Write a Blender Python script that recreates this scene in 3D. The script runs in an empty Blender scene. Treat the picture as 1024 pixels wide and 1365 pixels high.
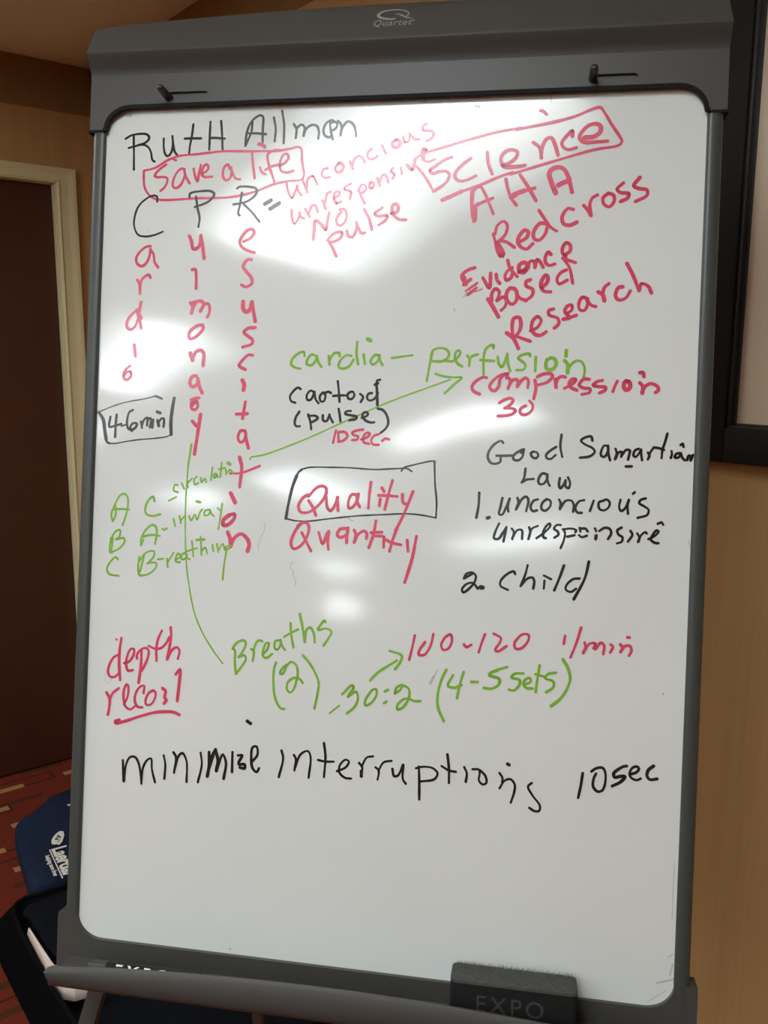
import bpy, bmesh, math, random
from mathutils import Vector, Matrix
random.seed(7)
C = bpy.context.scene.collection
S = bpy.context.scene

# ------------------------------------------------------------------ camera
cam_d = bpy.data.cameras.new('camera'); cam = bpy.data.objects.new('camera', cam_d); C.objects.link(cam)
R3 = Vector((0.7838786, -0.6208969, 0.0046226)); U3 = Vector((0.1058358, 0.1409455, 0.9843440)); F3 = Vector((0.6118277, 0.7711170, -0.1761973))
cam.matrix_world = Matrix(((R3.x, U3.x, -F3.x, 0), (R3.y, U3.y, -F3.y, 0), (R3.z, U3.z, -F3.z, 1.5), (0, 0, 0, 1)))
cam_d.sensor_fit = 'VERTICAL'; cam_d.sensor_height = 36.0; cam_d.lens = 1182.28 * 36.0 / 1365.0
cam_d.clip_start = 0.02; cam_d.clip_end = 60
S.camera = cam

# ------------------------------------------------------------------ world, exposure
wd = bpy.data.worlds.new('world'); S.world = wd; wd.use_nodes = True
wd.node_tree.nodes['Background'].inputs[0].default_value = (0.05, 0.045, 0.04, 1)
wd.node_tree.nodes['Background'].inputs[1].default_value = 0.3
S.view_settings.view_transform = 'Standard'; S.view_settings.look = 'None'
S.view_settings.gamma = 1.0; S.view_settings.use_curve_mapping = False
S.view_settings.exposure = -0.27
LAMP_POWER = 12.5            # radiance of the ceiling diffusers
LAMP_COL = (0.90, 0.99, 1.02)

# ------------------------------------------------------------------ materials
def lin(c):
    return tuple(((x/255)/12.92 if x/255 <= 0.04045 else ((x/255+0.055)/1.055)**2.4) for x in c) + (1.0,)
def mat(name, rgb, rough=0.6, spec=0.5, metal=0.0, bump=None, vary=None, emit=None, coat=0.0):
    m = bpy.data.materials.new(name); m.use_nodes = True; nt = m.node_tree; b = nt.nodes['Principled BSDF']
    b.inputs['Base Color'].default_value = lin(rgb); b.inputs['Roughness'].default_value = rough
    b.inputs['Specular IOR Level'].default_value = spec; b.inputs['Metallic'].default_value = metal
    b.inputs['Coat Weight'].default_value = coat; b.inputs['Coat Roughness'].default_value = 0.1
    if emit:
        b.inputs['Emission Color'].default_value = (*emit[0], 1); b.inputs['Emission Strength'].default_value = emit[1]
    if bump or vary:
        tc = nt.nodes.new('ShaderNodeTexCoord')
    if bump:   # (scale, strength, distance)
        n = nt.nodes.new('ShaderNodeTexNoise'); n.inputs['Scale'].default_value = bump[0]; n.inputs['Detail'].default_value = 3
        bp = nt.nodes.new('ShaderNodeBump'); bp.inputs['Strength'].default_value = bump[1]; bp.inputs['Distance'].default_value = bump[2]
        nt.links.new(tc.outputs['Object'], n.inputs['Vector']); nt.links.new(n.outputs['Fac'], bp.inputs['Height'])
        nt.links.new(bp.outputs['Normal'], b.inputs['Normal'])
    if vary:   # (scale, rgb2)
        n2 = nt.nodes.new('ShaderNodeTexNoise'); n2.inputs['Scale'].default_value = vary[0]; n2.inputs['Detail'].default_value = 6
        mx = nt.nodes.new('ShaderNodeMix'); mx.data_type = 'RGBA'
        mx.inputs['A'].default_value = lin(rgb); mx.inputs['B'].default_value = lin(vary[1])
        nt.links.new(tc.outputs['Object'], n2.inputs['Vector']); nt.links.new(n2.outputs['Fac'], mx.inputs['Factor'])
        nt.links.new(mx.outputs['Result'], b.inputs['Base Color'])
    return m

M = {}
M['plastic'] = mat('grey_plastic', (69,67,63), 0.48, 0.5, bump=(900, 0.12, 0.0006), vary=(6, (62,60,57)))
M['rail'] = mat('rail_metal', (66,69,67), 0.4, 0.5, bump=(700, 0.05, 0.0004), vary=(5, (60,63,61)))
M['dark_plastic'] = mat('dark_plastic', (40,40,38), 0.4, 0.5)
M['seal'] = mat('seal_rubber', (16,15,14), 0.7, 0.2)
M['slot'] = mat('slot_black', (14,14,14), 0.6)
M['logo'] = mat('logo_silver', (140,140,136), 0.4)
M['ink_black'] = mat('ink_black', (34,34,32), 0.25, 0.5)
M['ceiling'] = mat('ceiling_paint', (242,238,226), 0.9, 0.2, bump=(120, 0.25, 0.002))
M['casing'] = mat('door_casing_paint', (214,204,160), 0.5, 0.4)
M['door'] = mat('door_wood', (78,42,28), 0.45, 0.4, bump=(60, 0.05, 0.001), vary=(4, (66,36,25)))
M['frame_black'] = mat('frame_black', (20,19,17), 0.6, 0.2)
M['screen'] = mat('beige_screen', (214,198,172), 0.75, 0.3, vary=(2.5, (206,190,166)))
M['metal'] = mat('lever_steel', (150,148,142), 0.3, 0.5, 1.0)
M['bag_navy'] = mat('bag_navy_nylon', (28,40,62), 0.8, 0.15, bump=(500, 0.3, 0.001), vary=(9, (22,33,54)))
M['case_black'] = mat('case_black_nylon', (8,8,10), 0.95, 0.05, bump=(400, 0.4, 0.001))
M['case_lining'] = mat('case_lining', (16,20,26), 0.9, 0.1, bump=(25, 0.5, 0.01), vary=(8, (10,12,18)))
M['piping'] = mat('piping_black', (8,8,9), 0.8, 0.1)
M['cream'] = mat('cream_plastic', (226,208,196), 0.4, 0.5)
M['white_print'] = mat('white_print', (226,224,218), 0.6)
M['eraser_felt'] = mat('eraser_felt', (62,62,60), 0.95, 0.1, bump=(260, 0.9, 0.003), vary=(160, (88,88,86)))
M['eraser_body'] = mat('eraser_foam', (20,20,19), 0.9, 0.2, bump=(300, 0.7, 0.002), vary=(200, (32,32,31)))
M['chalk_print'] = mat('worn_print', (62,62,60), 0.9, 0.1)
M['dust'] = mat('eraser_dust', (150,149,146), 0.95, 0.1)
M['diffuser'] = mat('lamp_diffuser', (240,240,235), 0.5, emit=(LAMP_COL, LAMP_POWER))
def tube_glow(m):
    """prismatic lens: brightest over the tubes along the middle of the fixture"""
    nt = m.node_tree; tc = nt.nodes.new('ShaderNodeTexCoord'); sp = nt.nodes.new('ShaderNodeSeparateXYZ'); nt.links.new(tc.outputs['Object'], sp.inputs[0])
    ab = nt.nodes.new('ShaderNodeMath'); ab.operation = 'ABSOLUTE'; nt.links.new(sp.outputs['Y'], ab.inputs[0])
    mr = nt.nodes.new('ShaderNodeMapRange'); mr.interpolation_type = 'SMOOTHSTEP'
    for k, v in (('From Min', 0.04), ('From Max', 0.26), ('To Min', LAMP_POWER*1.75), ('To Max', LAMP_POWER*0.42)): mr.inputs[k].default_value = v
    nt.links.new(ab.outputs[0], mr.inputs['Value']); nt.links.new(mr.outputs['Result'], nt.nodes['Principled BSDF'].inputs['Emission Strength'])
tube_glow(M['diffuser'])
M['shade_glow'] = mat('wall_lamp_glass', (240,240,235), 0.5, emit=(LAMP_COL, LAMP_POWER*0.9))
M['lamp_frame'] = mat('lamp_frame', (225,222,214), 0.4)
M['marker'] = mat('marker_barrel', (14,14,15), 0.5, 0.2)

def ink(name, rgb, dark):
    """marker ink, a little uneven where the felt tip laid it thicker"""
    m = bpy.data.materials.new(name); m.use_nodes = True; nt = m.node_tree; b = nt.nodes['Principled BSDF']
    b.inputs['Roughness'].default_value = 0.2; b.inputs['Specular IOR Level'].default_value = 0.5
    tc = nt.nodes.new('ShaderNodeTexCoord'); n = nt.nodes.new('ShaderNodeTexNoise'); n.inputs['Scale'].default_value = 160
    n.inputs['Detail'].default_value = 2
    mx = nt.nodes.new('ShaderNodeMix'); mx.data_type = 'RGBA'; mx.inputs['A'].default_value = lin(rgb); mx.inputs['B'].default_value = lin(dark)
    nt.links.new(tc.outputs['Object'], n.inputs['Vector']); nt.links.new(n.outputs['Fac'], mx.inputs['Factor'])
    nt.links.new(mx.outputs['Result'], b.inputs['Base Color'])
    return m
M['red'] = ink('ink_red', (224,84,112), (200,56,86))
M['green'] = ink('ink_green', (138,190,66), (110,164,50))
M['black'] = ink('ink_marker_black', (40,40,38), (28,28,27))
M['smudge'] = mat('ink_smudge', (176,177,174), 0.5)

def board_material():
    m = bpy.data.materials.new('whiteboard_enamel'); m.use_nodes = True; nt = m.node_tree; L = nt.links.new
    b = nt.nodes['Principled BSDF']; b.inputs['Roughness'].default_value = 0.085; b.inputs['Specular IOR Level'].default_value = 0.7
    tc = nt.nodes.new('ShaderNodeTexCoord')
    n = nt.nodes.new('ShaderNodeTexNoise'); n.inputs['Scale'].default_value = 5; n.inputs['Detail'].default_value = 4
    mx = nt.nodes.new('ShaderNodeMix'); mx.data_type = 'RGBA'
    mx.inputs['A'].default_value = lin((224,226,222)); mx.inputs['B'].default_value = lin((216,219,215))
    L(tc.outputs['Object'], n.inputs['Vector']); L(n.outputs['Fac'], mx.inputs['Factor'])
    # tiny specks of old ink
    v = nt.nodes.new('ShaderNodeTexVoronoi'); v.inputs['Scale'].default_value = 14; v.inputs['Randomness'].default_value = 1
    lt = nt.nodes.new('ShaderNodeMath'); lt.operation = 'LESS_THAN'; lt.inputs[1].default_value = 0.014
    mx2 = nt.nodes.new('ShaderNodeMix'); mx2.data_type = 'RGBA'; mx2.inputs['B'].default_value = lin((150,150,148))
    L(tc.outputs['Object'], v.inputs['Vector']); L(v.outputs['Distance'], lt.inputs[0]); L(lt.outputs[0], mx2.inputs['Factor'])
    L(mx.outputs['Result'], mx2.inputs['A']); L(mx2.outputs['Result'], b.inputs['Base Color'])
    # the sheet is not perfectly flat
    w = nt.nodes.new('ShaderNodeTexNoise'); w.inputs['Scale'].default_value = 3.2; w.inputs['Detail'].default_value = 1.0
    bp = nt.nodes.new('ShaderNodeBump'); bp.inputs['Strength'].default_value = 1.0; bp.inputs['Distance'].default_value = 0.006
    L(tc.outputs['Object'], w.inputs['Vector']); L(w.outputs['Fac'], bp.inputs['Height']); L(bp.outputs['Normal'], b.inputs['Normal'])
    return m
M['board'] = board_material()

def wallpaper(name, a, b_):
    m = bpy.data.materials.new(name); m.use_nodes = True; nt = m.node_tree; L = nt.links.new
    b = nt.nodes['Principled BSDF']; b.inputs['Roughness'].default_value = 0.7; b.inputs['Specular IOR Level'].default_value = 0.25
    g = nt.nodes.new('ShaderNodeNewGeometry'); mp = nt.nodes.new('ShaderNodeMapping'); mp.inputs['Scale'].default_value = (150, 150, 3)
    n = nt.nodes.new('ShaderNodeTexNoise'); n.inputs['Scale'].default_value = 1; n.inputs['Detail'].default_value = 4
    mp2 = nt.nodes.new('ShaderNodeMapping'); mp2.inputs['Scale'].default_value = (14, 14, 0.6)
    n2 = nt.nodes.new('ShaderNodeTexNoise'); n2.inputs['Scale'].default_value = 1; n2.inputs['Detail'].default_value = 2
    ad = nt.nodes.new('ShaderNodeMath'); ad.operation = 'ADD'; hf = nt.nodes.new('ShaderNodeMapRange')
    hf.inputs['From Min'].default_value = 0.5; hf.inputs['From Max'].default_value = 1.5
    mx = nt.nodes.new('ShaderNodeMix'); mx.data_type = 'RGBA'; mx.inputs['A'].default_value = lin(a); mx.inputs['B'].default_value = lin(b_)
    L(g.outputs['Position'], mp.inputs['Vector']); L(mp.outputs['Vector'], n.inputs['Vector'])
    L(g.outputs['Position'], mp2.inputs['Vector']); L(mp2.outputs['Vector'], n2.inputs['Vector'])
    L(n.outputs['Fac'], ad.inputs[0]); L(n2.outputs['Fac'], ad.inputs[1]); L(ad.outputs[0], hf.inputs['Value'])
    L(hf.outputs['Result'], mx.inputs['Factor']); L(mx.outputs['Result'], b.inputs['Base Color'])
    bp = nt.nodes.new('ShaderNodeBump'); bp.inputs['Strength'].default_value = 0.3; bp.inputs['Distance'].default_value = 0.0006
    L(n.outputs['Fac'], bp.inputs['Height']); L(bp.outputs['Normal'], b.inputs['Normal'])
    return m
M['wallpaper'] = wallpaper('tan_striped_wallpaper', (186,149,101), (169,134,87))
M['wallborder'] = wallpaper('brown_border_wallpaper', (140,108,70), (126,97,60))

def carpet():
    m = bpy.data.materials.new('red_dash_carpet'); m.use_nodes = True; nt = m.node_tree; L = nt.links.new
    b = nt.nodes['Principled BSDF']; b.inputs['Roughness'].default_value = 0.95; b.inputs['Specular IOR Level'].default_value = 0.1
    g = nt.nodes.new('ShaderNodeNewGeometry'); sp = nt.nodes.new('ShaderNodeSeparateXYZ'); L(g.outputs['Position'], sp.inputs[0])
    def mth(op, a, b2=None, c=None):
        n = nt.nodes.new('ShaderNodeMath'); n.operation = op
        for i, q in enumerate((a, b2, c)):
            if q is None: continue
            if isinstance(q, (int, float)): n.inputs[i].default_value = q
            else: L(q, n.inputs[i])
        return n.outputs[0]
    def dashes(px, py, seed, lx, ly, prob, ring=False):
        yy = mth('DIVIDE', sp.outputs['Y'], py); row = mth('FLOOR', yy); fy = mth('FRACT', yy)
        wn = nt.nodes.new('ShaderNodeTexWhiteNoise'); wn.noise_dimensions = '1D'; L(mth('ADD', row, seed), wn.inputs['W'])
        xx = mth('ADD', mth('DIVIDE', sp.outputs['X'], px), wn.outputs['Value']); col = mth('FLOOR', xx); fx = mth('FRACT', xx)
        wn2 = nt.nodes.new('ShaderNodeTexWhiteNoise'); wn2.noise_dimensions = '2D'; cb = nt.nodes.new('ShaderNodeCombineXYZ')
        L(mth('ADD', row, seed * 3.1), cb.inputs[0]); L(col, cb.inputs[1]); L(cb.outputs[0], wn2.inputs['Vector'])
        dx = mth('MULTIPLY', mth('ABSOLUTE', mth('SUBTRACT', fx, 0.5)), px); dy = mth('MULTIPLY', mth('ABSOLUTE', mth('SUBTRACT', fy, 0.5)), py)
        k = mth('MULTIPLY', mth('MULTIPLY', mth('LESS_THAN', dx, lx), mth('LESS_THAN', dy, ly)), mth('LESS_THAN', wn2.outputs['Value'], prob))
        if ring:
            inner = mth('MULTIPLY', mth('LESS_THAN', dx, lx - 0.009), mth('LESS_THAN', dy, ly - 0.009))
            k = mth('MULTIPLY', k, mth('SUBTRACT', 1.0, inner))
        return k
    nz = nt.nodes.new('ShaderNodeTexNoise'); nz.inputs['Scale'].default_value = 220; nz.inputs['Detail'].default_value = 3
    L(g.outputs['Position'], nz.inputs['Vector'])
    base = nt.nodes.new('ShaderNodeMix'); base.data_type = 'RGBA'; base.inputs['A'].default_value = lin((120,46,30)); base.inputs['B'].default_value = lin((90,36,25))
    L(nz.outputs['Fac'], base.inputs['Factor']); cur = base.outputs['Result']
    for k, c in ((dashes(0.30, 0.15, 5, 0.11, 0.032, 0.7, True), (66,34,22)), (dashes(0.23, 0.10, 11, 0.075, 0.013, 0.6), (74,42,24)),
                 (dashes(0.23, 0.13, 23, 0.045, 0.014, 0.8), (160,122,76))):
        mx = nt.nodes.new('ShaderNodeMix'); mx.data_type = 'RGBA'; mx.inputs['B'].default_value = lin(c)
        L(k, mx.inputs['Factor']); L(cur, mx.inputs['A']); cur = mx.outputs['Result']
    L(cur, b.inputs['Base Color'])
    bp = nt.nodes.new('ShaderNodeBump'); bp.inputs['Strength'].default_value = 0.6; bp.inputs['Distance'].default_value = 0.003
    L(nz.outputs['Fac'], bp.inputs['Height']); L(bp.outputs['Normal'], b.inputs['Normal'])
    return m
M['carpet'] = carpet()

# ------------------------------------------------------------------ mesh helpers
def link(name, me, m, parent=None, label=None):
    o = bpy.data.objects.new(name, me); C.objects.link(o)
    if m is not None and not me.materials: me.materials.append(M[m])
    if parent: o.parent = parent
    if label: o['label'] = label
    return o
def tag(o, label, cat, group=None):
    o['label'] = label; o['category'] = cat
    if group: o['group'] = group
    return o
def empty(name, mtx, label, cat, group=None):
    o = bpy.data.objects.new(name, None); C.objects.link(o); o.matrix_world = mtx; o.empty_display_size = 0.1
    return tag(o, label, cat, group)
def finish(bm, name, smooth=False, angle=35):
    bmesh.ops.recalc_face_normals(bm, faces=bm.faces[:])
    me = bpy.data.meshes.new(name); bm.to_mesh(me); bm.free()
    if smooth:
        me.polygons.foreach_set('use_smooth', [True] * len(me.polygons))
        try: me.set_sharp_from_angle(angle=math.radians(angle))
        except Exception: pass
    return me
def bevel(bm, r, seg=2, angle=40):
    es = [e for e in bm.edges if len(e.link_faces) == 2 and e.calc_face_angle(0) > math.radians(angle)]
    if es and r > 0: bmesh.ops.bevel(bm, geom=es, offset=r, segments=seg, profile=0.6, affect='EDGES', clamp_overlap=True)
def box_bm(x0, x1, y0, y1, z0, z1, bm=None):
    bm = bm or bmesh.new()
    vs = [bm.verts.new(p) for p in ((x0,y0,z0),(x1,y0,z0),(x1,y1,z0),(x0,y1,z0),(x0,y0,z1),(x1,y0,z1),(x1,y1,z1),(x0,y1,z1))]
    for f in ((0,1,2,3),(4,5,6,7),(0,1,5,4),(1,2,6,5),(2,3,7,6),(3,0,4,7)): bm.faces.new([vs[i] for i in f])
    return bm
def box(name, x0, x1, y0, y1, z0, z1, m, parent=None, r=0.0, label=None, seg=2):
    bm = box_bm(x0, x1, y0, y1, z0, z1); bmesh.ops.recalc_face_normals(bm, faces=bm.faces[:])
    if r: bevel(bm, r, seg)
    return link(name, finish(bm, name, r > 0), m, parent, label)
def structure(name, x0, x1, y0, y1, z0, z1, m, parent=None, r=0.0):
    o = box(name, x0, x1, y0, y1, z0, z1, m, parent, r)
    if not parent: o['kind'] = 'structure'
    return o
def plate_bm(loops, z0, z1):
    """prism between z0 and z1 from an outline and holes"""
    bm = bmesh.new(); edges = []
    for lp in loops:
        vs = [bm.verts.new((p[0], p[1], z0)) for p in lp]
        edges += [bm.edges.new((vs[i], vs[(i+1) % len(vs)])) for i in range(len(vs))]
    bmesh.ops.triangle_fill(bm, use_beauty=True, use_dissolve=False, edges=edges)
    r = bmesh.ops.extrude_face_region(bm, geom=bm.faces[:])
    bmesh.ops.translate(bm, verts=[v for v in r['geom'] if isinstance(v, bmesh.types.BMVert)], vec=(0, 0, z1 - z0))
    bmesh.ops.recalc_face_normals(bm, faces=bm.faces[:])
    return bm
def sweep_bm(profile, x0, x1, closed=True):
    """profile of (y, z) points run along x"""
    bm = bmesh.new(); a = [bm.verts.new((x0, y, z)) for y, z in profile]; b = [bm.verts.new((x1, y, z)) for y, z in profile]
    n = len(profile)
    for i in range(n if closed else n-1): bm.faces.new((a[i], a[(i+1) % n], b[(i+1) % n], b[i]))
    if closed: bm.faces.new(a); bm.faces.new(b[::-1])
    return bm
def tube_bm(p0, p1, r0, r1=None, seg=20, bm=None, caps=True):
    bm = bm or bmesh.new(); r1 = r0 if r1 is None else r1
    p0, p1 = Vector(p0), Vector(p1); d = (p1-p0).normalized(); a = d.orthogonal().normalized(); b = d.cross(a)
    ra = [bm.verts.new(p0 + (a*math.cos(t)+b*math.sin(t))*r0) for t in [2*math.pi*i/seg for i in range(seg)]]
    rb = [bm.verts.new(p1 + (a*math.cos(t)+b*math.sin(t))*r1) for t in [2*math.pi*i/seg for i in range(seg)]]
    for i in range(seg): bm.faces.new((ra[i], ra[(i+1) % seg], rb[(i+1) % seg], rb[i]))
    if caps: bm.faces.new(ra); bm.faces.new(rb[::-1])
    return bm
def bar_bm(p0, p1, wx, wy, up, bm=None):
    """square-section bar"""
    bm = bm or bmesh.new(); p0, p1, up = Vector(p0), Vector(p1), Vector(up); d = (p1-p0).normalized()
    a = d.cross(up).normalized(); b = a.cross(d).normalized()
    q = [bm.verts.new(p + a*sx*wx/2 + b*sy*wy/2) for p in (p0, p1) for sx, sy in ((-1,-1),(1,-1),(1,1),(-1,1))]
    for f in ((0,1,2,3),(4,5,6,7),(0,1,5,4),(1,2,6,5),(2,3,7,6),(3,0,4,7)): bm.faces.new([q[i] for i in f])
    bmesh.ops.recalc_face_normals(bm, faces=bm.faces[:])
    return bm
def arc(cx, cy, r, a0, a1, n=8, ry=None):
    ry = r if ry is None else ry
    return [(cx + r*math.cos(math.radians(a0+(a1-a0)*i/n)), cy + ry*math.sin(math.radians(a0+(a1-a0)*i/n))) for i in range(n+1)]
def text_mesh(name, txt, size, shear=0.0, bold=0.0, space=1.0, align='CENTER', thick=0.0):
    cu = bpy.data.curves.new(name, 'FONT'); cu.body = txt; cu.size = size; cu.shear = shear; cu.offset = bold
    cu.space_character = space; cu.align_x = align; cu.align_y = 'BOTTOM_BASELINE'; cu.extrude = thick; cu.resolution_u = 4
    o = bpy.data.objects.new(name, cu); C.objects.link(o)
    dg = bpy.context.evaluated_depsgraph_get(); me = bpy.data.meshes.new_from_object(o.evaluated_get(dg))
    bpy.data.objects.remove(o); bpy.data.curves.remove(cu); me.materials.clear()
    return me

def catmull(p, sub=5):
    if len(p) < 3: return [Vector(q) for q in p]
    p = [Vector(q) for q in p]; out = []
    ext = [p[0]*2 - p[1]] + p + [p[-1]*2 - p[-2]]
    for i in range(1, len(ext)-2):
        a, b, c, d = ext[i-1:i+3]
        t1 = max((b-a).length, 1e-7)**0.5; t2 = max((c-b).length, 1e-7)**0.5; t3 = max((d-c).length, 1e-7)**0.5
        m1 = ((b-a)/t1 - (c-a)/(t1+t2) + (c-b)/t2)*t2; m2 = ((c-b)/t2 - (d-b)/(t2+t3) + (d-c)/t3)*t2
        for k in range(sub):
            t = k/sub; h = t*t; g = h*t
            out.append(b*(2*g-3*h+1) + m1*(g-2*h+t) + c*(-2*g+3*h) + m2*(g-h))
    out.append(p[-1]); return out
def ribbon(verts, faces, pts, w, z, rnd, closed=False):
    """flat stroke with round ends, centre line pts, width w"""
    pts = catmull(pts); q = [pts[0]]
    for p in pts[1:]:
        if (p-q[-1]).length > w*0.08: q.append(p)
    if len(q) < 2: q.append(q[0]+Vector((w*0.3, -w*0.1)))
    n = len(q); base = len(verts); r = w/2; ph = rnd.uniform(0, 6.28)
    L = 0
    for i in range(n):
        t = (q[min(i+1, n-1)] - q[max(i-1, 0)]);
        if t.length < 1e-9: t = Vector((1, 0))
        t.normalize(); s = Vector((-t.y, t.x))
        if i: L += (q[i]-q[i-1]).length
        k = r*(1 + 0.10*math.sin(ph + L/(w*2.6)) + 0.04*math.sin(ph*2 + L/(w*0.9)))
        verts += [(*(q[i]+s*k), z), (*(q[i]-s*k), z)]
    for i in range(n-1):
        a = base+2*i; faces.append((a, a+1, a+3, a+2))
    for c, tdir in ((q[0], (q[0]-q[1]).normalized()), (q[-1], (q[-1]-q[-2]).normalized())):
        b = len(verts); a0 = math.atan2(tdir.y, tdir.x)
        for i in range(9):
            t = a0 - math.pi/2 + math.pi*i/8; verts.append((c.x + r*math.cos(t), c.y + r*math.sin(t), z))
        faces.append(tuple(range(b, b+9)))
    # round joints where the pen turned sharply
    for i in range(1, n-1):
        if (q[i]-q[i-1]).angle(q[i+1]-q[i], 0) > 0.5:
            b = len(verts)
            for k in range(10):
                t = 2*math.pi*k/10; verts.append((q[i].x + r*math.cos(t), q[i].y + r*math.sin(t), z))
            faces.append(tuple(range(b, b+10)))

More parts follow.
